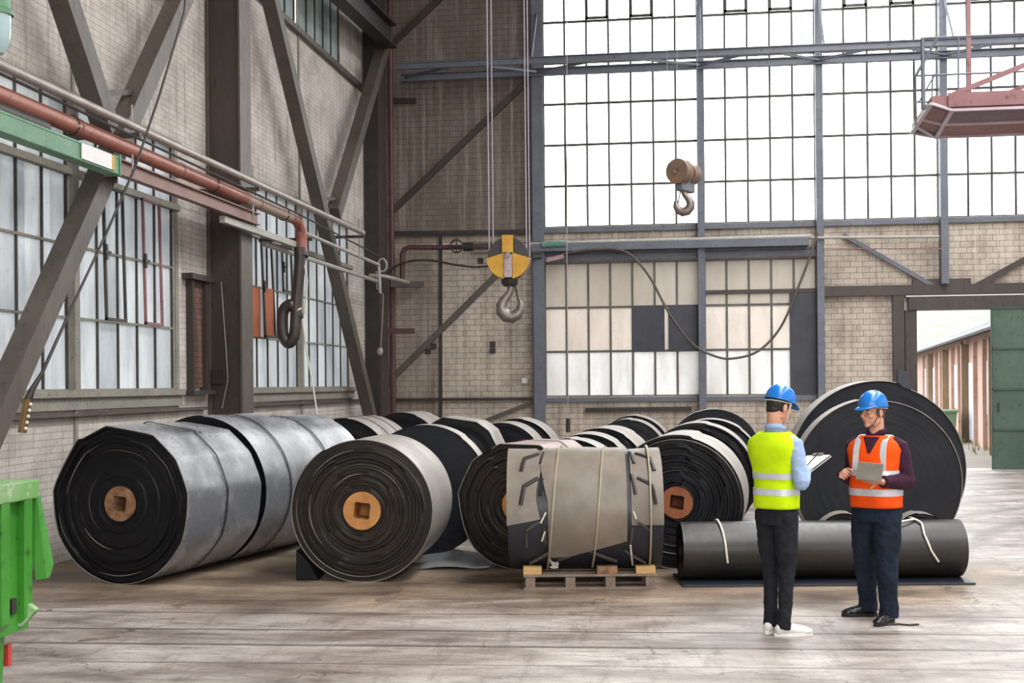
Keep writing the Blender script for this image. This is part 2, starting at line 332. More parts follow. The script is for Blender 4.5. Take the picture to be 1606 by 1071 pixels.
M['wood_grey'] = worn('grey_pallet_wood', '75675c', '8c7c6e', 9.0, 0.75, c3='40362f')
M['wood_block'] = worn('fresh_wood_block', 'b9925f', 'caa674', 12.0, 0.7, stretch=(1, 1, 4))
def rubber(name, c1, c2, r, c3=None, spec=0.5, sc=2.2, bmp=0.12): return worn(name, c1, c2, sc, r, 0.0, (1, 1, 1), bmp, spec, c3=c3, lo=0.4, hi=0.65)
M['rub_face'] = rubber('black_rubber_edge', '0b0c11', '131419', 0.5, spec=0.25)
M['rub_face_brown'] = rubber('brownish_rubber_edge', '1a1512', '27201b', 0.5, spec=0.3)
M['rub_face_matte'] = rubber('matte_grey_rubber_edge', '1b1d23', '24262b', 0.65, spec=0.25)
M['rub_top'] = rubber('dusty_belt_cover', '3a3835', '55514c', 0.36, c3='66615a')
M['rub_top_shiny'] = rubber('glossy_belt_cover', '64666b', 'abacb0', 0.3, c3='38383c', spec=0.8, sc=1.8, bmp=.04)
M['rub_top_pale'] = rubber('pale_dusty_belt_cover', '8f8983', 'a8a29b', 0.5)
M['rub_top_pink'] = rubber('pinkish_dusty_belt_cover', '8d7a75', 'a3908a', 0.5, c3='b0793f')
M['rub_edge'] = rubber('pale_belt_edge', '77726b', '8f8a83', 0.6)
M['rub_long'] = rubber('brown_black_belt_cover', '2b2722', '1c1b1a', 0.36, c3='38332c')
M['rub_flap'] = rubber('dusty_brown_belt_flap', '6f665c', '857b70', 0.42)
M['rub_navy'] = rubber('navy_black_belt_cover', '1f222c', '292c36', 0.4)
M['film'] = plain('plastic_film', 'a9adb3', 0.2)

# ------------------------------------------------------------------ hall shell
XL, YB = -6.8, 28.2
struct(MB().box(-7.2, 16.2, -12.2, YB + 0.35, -0.3, 0.0).build('floor', M['floor']))
def wall(name, mat, axis, p0, p1, a0, a1, z0, z1, holes):
    ua = sorted({a0, a1} | {x for h in holes for x in h[:2]}); uz = sorted({z0, z1} | {x for h in holes for x in h[2:]})
    mb = MB()
    for i in range(len(ua) - 1):
        z_start = None
        for j in range(len(uz) - 1):
            ca, cz = (ua[i] + ua[i + 1]) / 2, (uz[j] + uz[j + 1]) / 2
            solid = not any(h[0] < ca < h[1] and h[2] < cz < h[3] for h in holes)
            if solid and z_start is None: z_start = uz[j]
            if (not solid or j == len(uz) - 2) and z_start is not None:
                ze = uz[j + 1] if solid else uz[j]
                if axis == 1: mb.box(p0, p1, ua[i], ua[i + 1], z_start, ze)
                else: mb.box(ua[i], ua[i + 1], p0, p1, z_start, ze)
                z_start = None
    return struct(mb.build(name, mat))
ZL = [1.88 + 0.8125 * k for k in range(5)]
LH = [(10.1, 16.23, 1.88, 5.13), (19.05, 25.1, 1.88, 5.13), (19.05, 24.6, 8.23, 11.48), (10.1, 16.23, 8.23, 11.48)]
wall('wall_left', M['brick_left'], 1, XL - 0.35, XL, -12.2, YB + 0.35, 0, 13, LH)
XC = [-3.235, 0.33, 2.86, 5.44, 8.0, 10.6]                # back wall posts
ZU = [5.40 + 0.915 * k for k in range(8)]
bays = [(XC[0] + 0.09, XC[1] - 0.05), (XC[1] + 0.06, XC[2] - 0.06), (XC[2] + 0.06, XC[3] - 0.06), (XC[3] + 0.06, XC[4] - 0.06), (XC[4] + 0.06, XC[5] - 0.06)]
BH = [(a, b, 5.40, ZU[7]) for a, b in bays] + [(bays[0][0], bays[0][1], 1.62, 4.60), (bays[1][0], bays[1][1], 1.62, 4.60), (4.62, 8.1, 0, 3.42)]
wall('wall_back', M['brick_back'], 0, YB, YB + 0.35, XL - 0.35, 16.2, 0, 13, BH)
struct(MB().box(16.0, 16.3, -12.2, YB + 0.35, 0, 13).build('wall_right', M['plaster']))
wall('wall_front', M['plaster'], 0, -12.2, -11.9, XL, 16, 0, 13, [])
cm = MB()
for x0, x1 in ((-7.15, 2.4), (5.6, 7.9), (11.1, 16.3)): cm.box(x0, x1, -12.2, YB + 0.35, 12.6, 12.8)
struct(cm.build('ceiling', M['plaster']))

def window(n, axis, pos, secs, zl, bar, fmat, gmat, post=None, depth=0.035, glass_off=0.045, hmat=None):
    """secs = list of pane edge lists along the wall"""
    fr = MB(); gl = MB(); hz_ = MB() if hmat else fr
    def bx(mb, a0, a1, z0, z1, t0, t1):
        if axis == 1: mb.box(pos - t1, pos - t0, a0, a1, z0, z1)
        else: mb.box(a0, a1, pos + t0, pos + t1, z0, z1)
    for ed in secs:
        a0, a1 = ed[0], ed[-1]
        for k, a in enumerate(ed):
            b = bar * 1.3 if k in (0, len(ed) - 1) else bar
            bx(fr, a - b / 2, a + b / 2, zl[0], zl[-1], 0.02, 0.02 + depth)
        for z in zl: bx(hz_, a0, a1, z - bar * 0.55, z + bar * 0.55, 0.015, 0.015 + depth)
        bx(gl, a0, a1, zl[0], zl[-1], glass_off, glass_off + 0.008)
    o = struct(fr.build('window_%d' % n, fmat)); g = gl.build('glass', gmat, o)
    if hmat: hz_.build('crossbar', hmat, o)
    return o
def lin(a, b, n): return [a + (b - a) * k / n for k in range(n + 1)]
w1 = window(1, 1, XL, [lin(10.12, 13.3, 6), lin(13.5, 16.21, 5)], ZL, 0.026, M['mull_dark'], M['glass_left'], hmat=M['mull_light'])
w2 = window(2, 1, XL, [lin(19.07, 21.7, 5), lin(21.9, 25.08, 6)], ZL, 0.026, M['mull_dark'], M['glass_left'], hmat=M['mull_light'])
w3 = window(3, 1, XL, [lin(19.07, 21.7, 5), lin(21.9, 24.58, 5)], [8.23, 9.86, 11.48], 0.035, M['mull_dark'], M['glass_left_up'])
w4 = window(4, 1, XL, [lin(10.12, 13.3, 6), lin(13.5, 16.21, 5)], [8.23, 9.86, 11.48], 0.035, M['mull_dark'], M['glass_left_up'])
for k, (a, b) in enumerate(bays):
    window(5 + k, 0, YB, [lin(a, b, 7 if k == 0 else 5)], ZU, 0.046, M['mull_dark'], M['glass_clear'])
w10 = window(10, 0, YB, [lin(*bays[0], 7)], [1.62, 2.62, 3.60, 4.60], 0.045, M['mull'], M['glass_back'])
w11 = window(11, 0, YB, [lin(*bays[1], 5)], [1.62, 2.62, 3.60, 3.90, 4.60], 0.045, M['mull'], M['glass_back'])
# wide posts between window sections, ledges, thin steel lines in the left wall
t = MB()
for y in (13.4, 21.8):
    t.box(XL - 0.06, XL + 0.05, y - 0.06, y + 0.06, 1.86, 5.2); t.box(XL, XL + 0.03, y - 0.03, y + 0.03, 5.2, 12.5); t.box(XL, XL + 0.03, y - 0.03, y + 0.03, 0, 1.7)
struct(t.build('trim_1', M['mull_light']))
t = MB()
for a, b in ((10.0, 16.35), (18.0, 25.3)):
    t.box(XL - 0.02, XL + 0.07, a, b, 5.13, 5.2); t.box(XL - 0.02, XL + 0.1, a, b, 1.80, 1.88); t.box(XL, XL + 0.05, a, b, 1.66, 1.80)
    t.box(XL - 0.05, XL + 0.045, a, b, ZL[3] - 0.04, ZL[3] + 0.04)
struct(t.build('trim_2', M['mull_light']))
t = MB()
for a, b in ((9.5, 17.2), (18.0, 27.0)): t.box(XL, XL + 0.09, a, b, 1.59, 1.63)
t.box(XL, XL + 0.1, 19.0, 27.6, 8.13, 8.23); t.box(XL, XL + 0.1, 9.8, 16.4, 8.13, 8.23)
struct(t.build('trim_3', M['steel_grey']))
# pale frame edge beside the first window
struct(MB().box(XL, XL + 0.02, 16.23, 16.33, 1.88, 5.1).box(XL, XL + 0.02, 18.95, 19.05, 1.88, 5.1).build('trim_4', M['mull_light']))
# back wall ledges
t = MB()
t.box(XC[0], 14, YB - 0.08, YB, 5.27, 5.38); t.box(XC[0], XC[2], YB - 0.12, YB, 4.62, 4.76); t.box(XC[0], XC[2], YB - 0.06, YB, 4.78, 4.84)
t.box(XC[0], XC[2], YB - 0.07, YB, 1.50, 1.60)
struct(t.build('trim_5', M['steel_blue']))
t = MB(); t.box(XC[2] + 0.05, 14, YB - 0.14, YB, 3.74, 3.96)
t.box(4.62 - 0.24, 4.62, YB - 0.12, YB, 0, 3.74); t.box(4.7, 14, YB - 0.16, YB + 0.02, 3.42, 3.70)
t.box(4.8, 6.0, YB - 0.1, YB, 3.96, 4.08); t.box(bays[1][0] - 0.1, bays[1][1], YB - 0.03, YB + 0.06, 3.84, 3.93)
struct(t.build('trim_6', M['steel_dark']))
struct(MB().box(4.65, 14, YB - 0.165, YB - 0.155, 3.70, 3.725).build('trim_7', M['white']))

# window sashes and odd panes
def sash(parent, y0, z0, z1, mat, tilt=0.0, pane=None, lab=None, wd=0.53):
    fr = MB(); t0 = 0.035
    for a, b, c, d in ((0, t0, 0, z1 - z0), (wd - t0, wd, 0, z1 - z0), (0, wd, 0, t0), (0, wd, z1 - z0 - t0, z1 - z0)): fr.box(0, 0.03, a, b, -c, -d)
    o = fr.build('vent_sash', mat, parent); o.location = (XL + 0.03, y0, z1); o.rotation_euler = (0, -tilt, 0)
    h = MB().box(0.03, 0.06, -0.03, 0.02, -(z1 - z0) / 2 - 0.09, -(z1 - z0) / 2 + 0.09).box(0.03, 0.07, -0.06, 0.08, -(z1 - z0) / 2 - 0.015, -(z1 - z0) / 2 + 0.015)
    h.build('latch', M['black_iron'], o)
    if lab: o['label'] = lab
    return o
pw = 2.71 / 5
for k in (1, 3): sash(w1, 13.5 + pw * k, ZL[1], ZL[3] - 0.03, M['mull_dark' if k == 1 else 'steel_red'], 0.02, wd=pw)
ow = 2.63 / 5
sash(w2, 19.07 + ow * 1, ZL[1], ZL[3], M['mull_dark'], 0.04, wd=ow); sash(w2, 19.07 + ow * 3, ZL[1] + 0.81, ZL[3], M['mull_dark'], 0.03, wd=ow)
for y0, tl in ((19.07, 0), (19.07 + ow, 0.05)):
    o = MB().box(0, 0.02, 0.03, ow - 0.03, 0, 0.78).build('painted_pane', M['orange_pane'], w2)
    o.location = (XL + 0.02 + tl, y0, ZL[1]); o.rotation_euler = (tl * 0.7, 0, 0); o['label'] = 'orange painted window pane'
for x0, x1 in ((-3.16 + 0.4914 * 4, -3.16 + 0.4914 * 5 + 0.22), (-3.16 + 0.4914 * 5 + 0.30, .28)):
    MB().box(x0, x1, YB - 0.03, YB + 0.03, 2.60, 3.62).build('boarded_pane', M['tar'], w10)['label'] = 'dark boarded window pane'
MB().box(bays[1][1] - 0.58, bays[1][1], YB - 0.02, YB + 0.03, 1.62, 3.86).build('boarded_pane', M['tar'], w11)['label'] = 'dark boarded window strip'
for k, (a, b) in enumerate(bays[:4]):
    ed = lin(a, b, 7 if k == 0 else 5); wo = bpy.data.objects['window_%d' % (5 + k)]
    for j in ((2, 4) if k == 0 else (1, 3)):
        s = MB(); x0, x1 = ed[j], ed[j + 1]
        for q in ((x0, x0 + 0.05, 10.0, 11.8), (x1 - 0.05, x1, 10.0, 11.8), (x0, x1, 10.0, 10.05), (x0, x1, 11.75, 11.8)): s.box(q[0], q[1], YB - 0.06, YB + 0.0, q[2], q[3])
        s.build('vent_sash', M['mull_dark'], wo)

# bricked-up niche by the column
n = empty('bricked_up_niche', (XL, 16.5, 0), 0, 'narrow niche filled with dark red brick beside the first tall window', 'niche')
MB().box(0.0, 0.04, 0.16, 0.62, 1.90, 3.38).build('brick_infill', M['brick_dark'], n)
MB().box(0.0, 0.1, 0.12, 0.18, 1.86, 3.4).box(0.0, 0.1, 0.60, 0.70, 1.86, 3.4).build('frame', M['steel_dark'], n)
MB().box(0.0, 0.16, -0.02, 0.80, 3.38, 3.46).build('ledge', M['steel_dark'], n); MB().box(0, 0.16, 0.0, 0.8, 1.80, 1.86).build('ledge', M['steel_dark'], n)

# ------------------------------------------------------------------ steel columns
def hcol(name, x, y, z1, wx, wy, mat, label):
    """H section standing against a wall, web along X"""
    o = empty(name, (x, y, 0), 0, label, 'column')
    MB().box(wx / 2 - 0.03, wx / 2, -wy / 2, wy / 2, 0, z1).box(-wx / 2, -wx / 2 + 0.03, -wy / 2, wy / 2, 0, z1).build('flange', mat, o)
    MB().box(-wx / 2 + 0.03, wx / 2 - 0.03, -0.03, 0.03, 0, z1).build('web', mat, o)
    return o
c = hcol('steel_column', -6.53, 17.62, 12.5, 0.5, 0.46, M['steel_grey'], 'tall brown steel column between the two left wall windows')
MB().box(-0.24, 0.24, -0.19, -0.15, 0, 12.5).build('cover_plate', M['steel_dark'], c)
MB().tube([(-0.05, -0.24, 3.4), (0.02, -0.25, 2.4), (0.04, -0.25, 2.0), (-0.05, -0.25, 1.6)], 0.006, 6).build('cable', M['pipe_grey'], c)
MB().box(-0.20, -0.06, -0.26, -0.19, 1.95, 2.15).build('switch_box', M['black_iron'], c)
c = hcol('steel_column', -6.62, 26.7, 12.5, 0.34, 0.7, M['steel_dark'], 'dark steel column in the far left corner of the hall')
MB().box(-0.15, 0.15, -0.33, -0.29, 0, 12.5).build('cover_plate', M['black_iron'], c)
MB().tube([(0.06, 1.2, 0), (0.06, 1.2, 12)], 0.07, 10).build('downpipe', M['steel_maroon'], c)
labs = ['wide blue grey steel post at the left edge of the big window', 'blue grey steel post between the second and first bays of the big window',
        'blue grey steel post between boarded strip and brick pier', 'blue grey steel post above the gate opening', 'blue grey steel post hidden beyond the picture edge right of gate', 'blue grey steel post furthest along the glazed end wall']
for k, x in enumerate(XC):
    wd = 0.25 if k == 0 else 0.15; z0 = 0 if k < 3 else 3.96
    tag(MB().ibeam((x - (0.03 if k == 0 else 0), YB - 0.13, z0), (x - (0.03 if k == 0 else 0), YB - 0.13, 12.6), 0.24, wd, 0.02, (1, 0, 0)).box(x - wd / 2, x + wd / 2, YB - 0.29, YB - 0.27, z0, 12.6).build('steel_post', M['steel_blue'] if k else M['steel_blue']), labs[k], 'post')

# ------------------------------------------------------------------ braces on the left wall (box section)
XB = -6.42
def brace(pa, pb, label, w=0.24, h=0.22, plane=XB, ext=(0, 0)):
    a, b = onX(*pa, plane), onX(*pb, plane); t = (b - a).normalized(); a -= t * ext[0]; b += t * ext[1]
    m = MB().beam(a, b, w, h, (1, 0, 0))
    return tag(m.build('diagonal_brace', [M['steel_grey']]), label, 'brace')
brace((282, 0), (20, 590), 'long steel brace sloping down left across the near window', ext=(2.4, 1.8))
brace((100, 0), (163, 190), 'short steel brace meeting the long one above the red pipe', ext=(2.2, 0.1))
brace((424, 0), (568, 600), 'long steel brace sloping down right across the second window', w=0.22, ext=(1.2, 1.4))
brace((603, 66), (527, 325), 'steel brace rising from the second brace joint to the corner column', w=0.26, ext=(0.5, 0.2))
tag(MB().beam(onX(152, 146, XB), onX(207, 145, XB), 0.05, 0.06).build('tie_bar', M['steel_dark']), 'short dark tie bar between the two near braces', 'bar')
tag(MB().beam(onX(500, 312, XB), onX(530, 312, XB), 0.05, 0.06).build('tie_bar', M['steel_dark']), 'short dark tie bar between the two far braces', 'bar')
# knee bracket beam top of corner
tag(MB().ibeam(onX(510, -40, -6.2), onX(612, 58, -6.2), 0.3, 0.5, 0.03).build('crane_runway_beam', M['black_iron']), 'dark crane runway beam running along the left wall under the roof', 'beam')

# back wall angle braces
def wbar(pa, pb, w, mat, label, Y=YB - 0.08, h=0.07, cat='brace', name='wall_brace'):
    return tag(MB().beam(onY(*pa, Y), onY(*pb, Y), h, w, (0, 0, 1)).build(name, mat), label, cat)
wbar((614, 594), (790, 420), 0.13, M['steel_grey'], 'diagonal angle brace crossing the pale brick behind the yellow hook')
wbar((612, 334), (826, 128), 0.14, M['steel_dark'], 'diagonal brace on the dark upper brick under the wind girder')
wbar((612, 72), (718, -30), 0.14, M['steel_dark'], 'diagonal brace above the wind girder near the corner')
wbar((760, 660), (842, 628), 0.08, M['steel_grey'], 'thin low brace running up to the post foot behind the rolls')
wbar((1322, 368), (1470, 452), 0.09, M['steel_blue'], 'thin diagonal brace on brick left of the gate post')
wbar((1525, 452), (1620, 400), 0.12, M['steel_dark'], 'diagonal brace on brick right of the gate post')
wbar((612, 366), (850, 363), 0.09, M['black_iron'], 'dark horizontal bar across the brick above the valve pipe', cat='bar', name='wall_bar')
wbar((612, 627), (855, 625), 0.06, M['black_iron'], 'dark horizontal bar low on the brick behind the rolls', cat='bar', name='wall_bar')
wbar((918, 643), (1085, 641), 0.09, M['black_iron'], 'dark flat rail under the lower back window', cat='bar', name='wall_bar')
wbar((691, 366), (691, 660), 0.05, M['black_iron'], 'thin upright bar on the pale brick', cat='bar', name='wall_bar')
wbar((560, 520), (650, 519), 0.12, M['steel_maroon'], 'short oxide red bracket bar in the far left corner', Y=27.2, cat='bar', name='bracket_bar')
wbar((612, 158), (652, 158), 0.12, M['black_iron'], 'short black bracket high on the dark brick', cat='bar', name='bracket_bar')

# horizontal wind girder across the big window
g = empty('wind_girder', (XC[0], YB, 8.75), 0, 'blue grey lattice girder lying level across the big window', 'girder')
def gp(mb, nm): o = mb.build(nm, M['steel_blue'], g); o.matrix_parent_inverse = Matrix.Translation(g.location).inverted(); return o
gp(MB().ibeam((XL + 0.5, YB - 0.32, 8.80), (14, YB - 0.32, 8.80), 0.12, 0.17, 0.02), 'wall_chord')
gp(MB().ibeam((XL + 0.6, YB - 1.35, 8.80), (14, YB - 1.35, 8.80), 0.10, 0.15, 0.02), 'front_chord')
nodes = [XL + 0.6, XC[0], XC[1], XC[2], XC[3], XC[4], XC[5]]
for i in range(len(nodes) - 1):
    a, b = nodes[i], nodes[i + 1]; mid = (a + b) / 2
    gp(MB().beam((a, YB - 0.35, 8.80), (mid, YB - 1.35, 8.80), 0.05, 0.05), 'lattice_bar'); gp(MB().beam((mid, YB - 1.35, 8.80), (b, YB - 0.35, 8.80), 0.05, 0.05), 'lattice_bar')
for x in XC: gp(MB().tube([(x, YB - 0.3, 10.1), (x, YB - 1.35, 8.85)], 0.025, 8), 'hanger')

def spline(pts, Y):
    P = [onY(x, y, Y) for x, y in pts]; out = []
    for i in range(len(P) - 1):
        p0, p1, p2, p3 = P[max(i - 1, 0)], P[i], P[i + 1], P[min(i + 2, len(P) - 1)]
        for k in range(6):
            t = k / 6; out.append(0.5 * ((2 * p1) + (p2 - p0) * t + (2 * p0 - 5 * p1 + 4 * p2 - p3) * t * t + (3 * p1 - p0 - 3 * p2 + p3) * t ** 3))
    return out + [P[-1]]

def wp(o, root):
    """parent a part whose mesh is written in world coordinates"""
    o.parent = root; o.matrix_parent_inverse = (Matrix.Translation(root.location) @ root.rotation_euler.to_matrix().to_4x4()).inverted(); return o

# ------------------------------------------------------------------ pipes and rails along the left wall
XP = -6.0
def alongY(x, y, X=XP): return onX(x, y, X)
def ty(X, z, y0, y1): return [(X, y0, z), (X, y1, z)]
tag(MB().tube(ty(-6.0, 4.77, 7.5, 23.2), 0.048, 12).build('grey_pipe', M['pipe_grey'], smooth=40), 'long thin grey pipe running above the red pipe', 'pipe')
r = empty('red_pipe', (-6.05, 7.5, 4.52), 0, 'thick rusty red pipe along the left wall ending in an elbow', 'pipe')
wp(MB().tube([(-6.05, 7.5, 4.52), (-6.05, 19.05, 4.52), (-6.05, 19.3, 4.50), (-6.05, 19.47, 4.40), (-6.05, 19.52, 4.22), (-6.03, 19.46, 3.98)], 0.086, 18).build('tube', M['pipe_red'], smooth=40), r)
wp(MB().tube([(-6.05, 16.9, 4.52), (-6.05, 18.95, 4.52)], 0.0885, 18).build('dusty_sleeve', worn('dusty_pipe_sleeve', '8f7c72', 'a38d80', 3, .6, c3='7a4a3a'), smooth=40), r)
for y in (9.6, 12.0, 14.6, 17.4, 18.9, 19.2): wp(MB().tube(ty(-6.05, 4.52, y, y + 0.035), 0.094, 18).build('joint_ring', M['steel_red'], smooth=40), r)
wp(MB().tube([(-6.03, 19.46, 4.02), (-6.02, 19.44, 3.95)], 0.098, 16).build('clamp', M['black_iron'], smooth=40), r)
for y in (11.9, 15.7, 18.6):
    wp(MB().tube([(-6.05 + 0.1 * math.cos(t * .6), y, 4.52 + 0.1 * math.sin(t * .6)) for t in range(11)], 0.008, 6).build('wire_tie', M['black_iron']), r)
h = empty('exhaust_hose', (-6.03, 19.46, 3.95), 0, 'dark rubber hose hanging from the red pipe with its end looped up', 'hose')
yy = 19.42
def hp(x, y): p = onY(x, y, yy); return p
wp(MB().tube(spline([(470, 388), (470, 410), (468, 440), (465, 470), (464, 500), (463, 518), (460, 531), (453, 538), (446, 531), (443, 516), (443, 498), (445, 487), (450, 480), (456, 478), (461, 483)], yy), 0.09, 14).build('hose_tube', M['rubber_hose'], smooth=60), h)
wp(MB().tube([hp(459, 474), hp(468, 489)], [0.09, 0.08], 12).build('nozzle', M['pipe_grey'], smooth=40), h)
wp(MB().tube([hp(467, 488), hp(472, 497), hp(474, 500)], [0.055, 0.055, 0.03], 12).build('nozzle_tip', M['black_iron'], smooth=40), h)
tag(MB().tube([hp(474, 396), hp(482, 440), hp(478, 490), hp(474, 500), hp(480, 545), hp(490, 600), hp(499, 660)], 0.014, 8).build('pull_rope', M['offwhite_cord'], smooth=60), 'thin pale rope hanging from the hose nozzle down to the rolls', 'rope')
tag(MB().ibeam((-6.1, 11.0, 4.30), (-6.1, 17.55, 4.30), 0.10, 0.17, 0.015).build('brown_rail', M['pipe_brown']), 'brown steel rail hung just under the red pipe', 'rail')
tag(MB().beam((-6.15, 16.3, 4.15), (-6.15, 19.6, 4.15), 0.08, 0.09).build('white_rail', M['pipe_pale']), 'short white rail under the end of the red pipe', 'rail')
tag(MB().tube(ty(-6.3, 4.05, 18.4, 19.2) + [(-6.3, 25.6, 4.05)], 0.04, 8).build('pale_rail', M['pipe_pale']), 'pale flat rail behind the hanging hose', 'rail')
v = empty('valve_pipe', (-6.1, 19.5, 4.3), 0, 'thin pale pipe ending in a small ring past the far braces', 'pipe')
wp(MB().tube([(-6.05, 19.5, 4.36), (-6.05, 24.6, 4.30)], 0.032, 10).build('tube', M['pipe_pale'], smooth=40), v)
wp(MB().tube([(-6.05, 24.6, 4.3), (-6.05, 24.66, 4.0), (-6.05, 24.7, 3.75)], 0.03, 8).build('down_leg', M['pipe_pale'], smooth=40), v)
wp(MB().tube([(-6.05 + 0.09 * math.cos(a * math.pi / 8), 24.9, 4.32 + 0.13 * math.sin(a * math.pi / 8)) for a in range(17)], 0.02, 6).build('ring', M['pipe_pale'], smooth=60), v)
tag(MB().tube([(-5.90, 9, 4.66), (-5.91, 15, 4.60), (-5.92, 19, 4.56), (-5.97, 24.4, 4.44)], 0.014, 6).build('conduit', M['black_iron']), 'thin dark conduit beside the red pipe', 'conduit')
for y, lb in ((13.2, 'cross bracket carrying pipes at the near brace joint'), (17.1, 'cross bracket carrying pipes at the brown column'), (19.6, 'cross bracket beside the red elbow'), (22.9, 'cross bracket at the far brace joint')):
    b = empty('pipe_bracket', (-6.4, y, 4.0), 0, lb, 'bracket')
    z = 4.22 if y == 19.6 else 4.64
    wp(MB().box(-6.78, -5.9, y - 0.03, y + 0.03, z, z + 0.05).build('arm', M['steel_dark']), b)
    if y != 19.6: wp(MB().tube([(-6.0, y, 5.0), (-6.0, y, 4.25)], 0.012, 6).build('hanger_rod', M['pipe_grey']), b)
g = empty('green_crane_beam', (-5.6, 6, 4.1), 0, 'green painted beam at left with a white and yellow end plate', 'beam')
wp(MB().ibeam((-5.6, 6.0, 4.09), (-5.6, 11.85, 4.09), 0.16, 0.17, 0.02).box(-5.54, -5.525, 6.0, 11.85, 4.0, 4.175).build('beam_body', M['green_beam']), g)
wp(MB().box(-5.52, -5.508, 11.05, 11.66, 4.02, 4.165).build('white_plate', M['white']), g)
wp(MB().box(-5.52, -5.507, 11.66, 11.72, 4.02, 4.165).build('yellow_stripe', M['yellow']), g)
wp(MB().box(-5.69, -5.51, 11.85, 11.87, 3.99, 4.2).build('end_plate', M['green_beam']), g)
wp(MB().tube([(-5.8, 6, 4.28), (-5.8, 10.9, 4.28)], 0.07, 12).build('dark_tube', M['black_iron'], smooth=40), g)
# corner lamp
p = at(-6, 40, 8.6)
l = empty('pendant_lamp', p, 0, 'green lamp with pale glass bowl hanging at the upper left corner', 'lamp')
MB().lathe([(0.0, -0.20), (0.05, -0.19), (0.085, -0.13), (0.098, -0.05), (0.1, 0.06), (0.1, 0.08)], (0, 0, 0), n=24).build('glass_bowl', plain('lamp_glass', '9fb5b8', 0.15), l, smooth=40)
MB().lathe([(0.112, 0.07), (0.112, 0.10), (0.10, 0.11), (0.09, 0.26), (0.03, 0.30), (0, 0.3)], (0, 0, 0), n=24).build('housing', M['green_beam'], l, smooth=40)
MB().tube([(0, 0, 0.28), (0, 0, 12.6 - p.z)], 0.012, 6).build('rod', M['black_iron'], l)
# crane pendant control with cable
d0 = 8.0
pc = [at(296, -60, 9.5), at(289, 20, 9.3), at(250, 150, 9.1), at(212, 262, 8.9), at(165, 370, 8.7), at(118, 470, 8.4), at(66, 585, 8.05), at(50, 612, 8.0), at(44, 628, d0)]
k = empty('crane_control', at(39, 655, d0), 0, 'yellow crane control box hanging on a slanting black cable at left', 'crane control')
wp(MB().tube([at(300, -350, 9.6)] + pc, [0.009] * 7 + [0.012, 0.02, 0.028], 8).build('cable', M['black_iron'], smooth=60), k)
wp(MB().tube([at(44, 626, d0), at(35, 678, d0)], 0.034, 12, flat=0.8).build('grip', worn('worn_ochre_plastic', '5a4426', '7a5c30', 8, 0.5), smooth=50), k)
for q in range(5): wp(MB().ball(at(48 - q * 1.9, 634 + q * 9.5, d0 - 0.02), 0.011, 8, 6).build('button', M['offwhite_cord'], smooth=60), k)
# corner pipe arm and hanging thing on back-left
a = empty('wall_jib_arm', onY(600, 435, 27.0), 0, 'bent dark pipe arm reaching out of the corner to the pale brick', 'pipe')
wp(MB().tube([onY(579, 432, 26.2), onY(602, 433, 26.2), onY(632, 441, 26.6), onY(640, 443, 27.4)], 0.045, 10).build('tube', M['pipe_grey'], smooth=50), a)
wp(MB().beam(onY(612, 446, 27.6), onY(664, 446, 27.9), 0.12, 0.13).build('end_block', M['black_iron']), a)
s = empty('hanging_wire', onY(597, 500, 26.15), 0, 'thin wire with a small metal weight hanging in the far left corner', 'cord')
wp(MB().tube([onY(590, 425, 26.15), onY(591, 452, 26.15), onY(601, 462, 26.15), onY(600, 500, 26.15), onY(597, 545, 26.15)], 0.012, 6).build('wire', M['pipe_grey'], smooth=60), s)
wp(MB().ball(onY(596, 551, 26.15), (0.07, 0.05, 0.09), 10, 8).build('weight', M['pipe_grey'], smooth=60), s)

# ------------------------------------------------------------------ services on the back wall
Yp = YB - 0.35
b = empty('valve_pipe', onY(700, 389, Yp), 0, 'dark red pipe with a valve wheel bending down on the pale brick', 'pipe')
wp(MB().tube([onY(x, y, Yp) for x, y in ((631, 446), (631, 398), (634, 391), (641, 388), (700, 388), (770, 387))], 0.055, 10).build('tube', M['steel_maroon'], smooth=50), b)
c0 = onY(716, 386, Yp - 0.12)
wp(MB().tube([c0 + Vector((0.14 * math.cos(q * math.pi / 8), 0, 0.14 * math.sin(q * math.pi / 8))) for q in range(17)], 0.018, 6).beam(c0 - Vector((.14, 0, 0)), c0 + Vector((.14, 0, 0)), .02, .02).beam(c0 - Vector((0, 0, .14)), c0 + Vector((0, 0, .14)), .02, .02).build('valve_wheel', M['black_iron'], smooth=60), b)
wp(MB().tube([onY(727, 387, Yp), onY(742, 387, Yp)], 0.10, 10).build('valve_body', M['black_iron'], smooth=50), b)
for y0 in (381, 390, 396):
    wp(MB().beam(onY(738, y0 + 1, Yp), onY(850, y0 - 1, Yp), 0.05, 0.05).build('conduit', M['steel_grey']), b)
tag(MB().tube([onY(830, 384, Yp), onY(1272, 371, Yp)], 0.055, 12).build('white_pipe', M['pipe_pale'], smooth=40), 'long pale pipe between upper and lower back windows', 'pipe')
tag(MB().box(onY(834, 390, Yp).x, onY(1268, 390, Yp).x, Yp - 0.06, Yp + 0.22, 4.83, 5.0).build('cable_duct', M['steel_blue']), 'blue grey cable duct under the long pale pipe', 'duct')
tag(MB().tube([onY(1268, 373, Yp), onY(1473, 371, Yp)], 0.03, 10).build('thin_white_pipe', M['pipe_pale'], smooth=40), 'thin pale pipe on brick right of the long pale one', 'pipe')
tag(MB().tube([onY(1290, 390, Yp), onY(1476, 390, Yp)], 0.012, 6).build('thin_conduit', M['steel_red']), 'very thin red conduit below the thin pale pipe', 'conduit')
tag(MB().beam(onY(857, 408, Yp - .1), onY(884, 402, Yp - .1), 0.03, 0.09).build('warning_plate', worn('faded_red_plate', 'a8989a', '8d5a60', 14, 0.6)), 'small faded red and white plate beside the window post', 'sign')
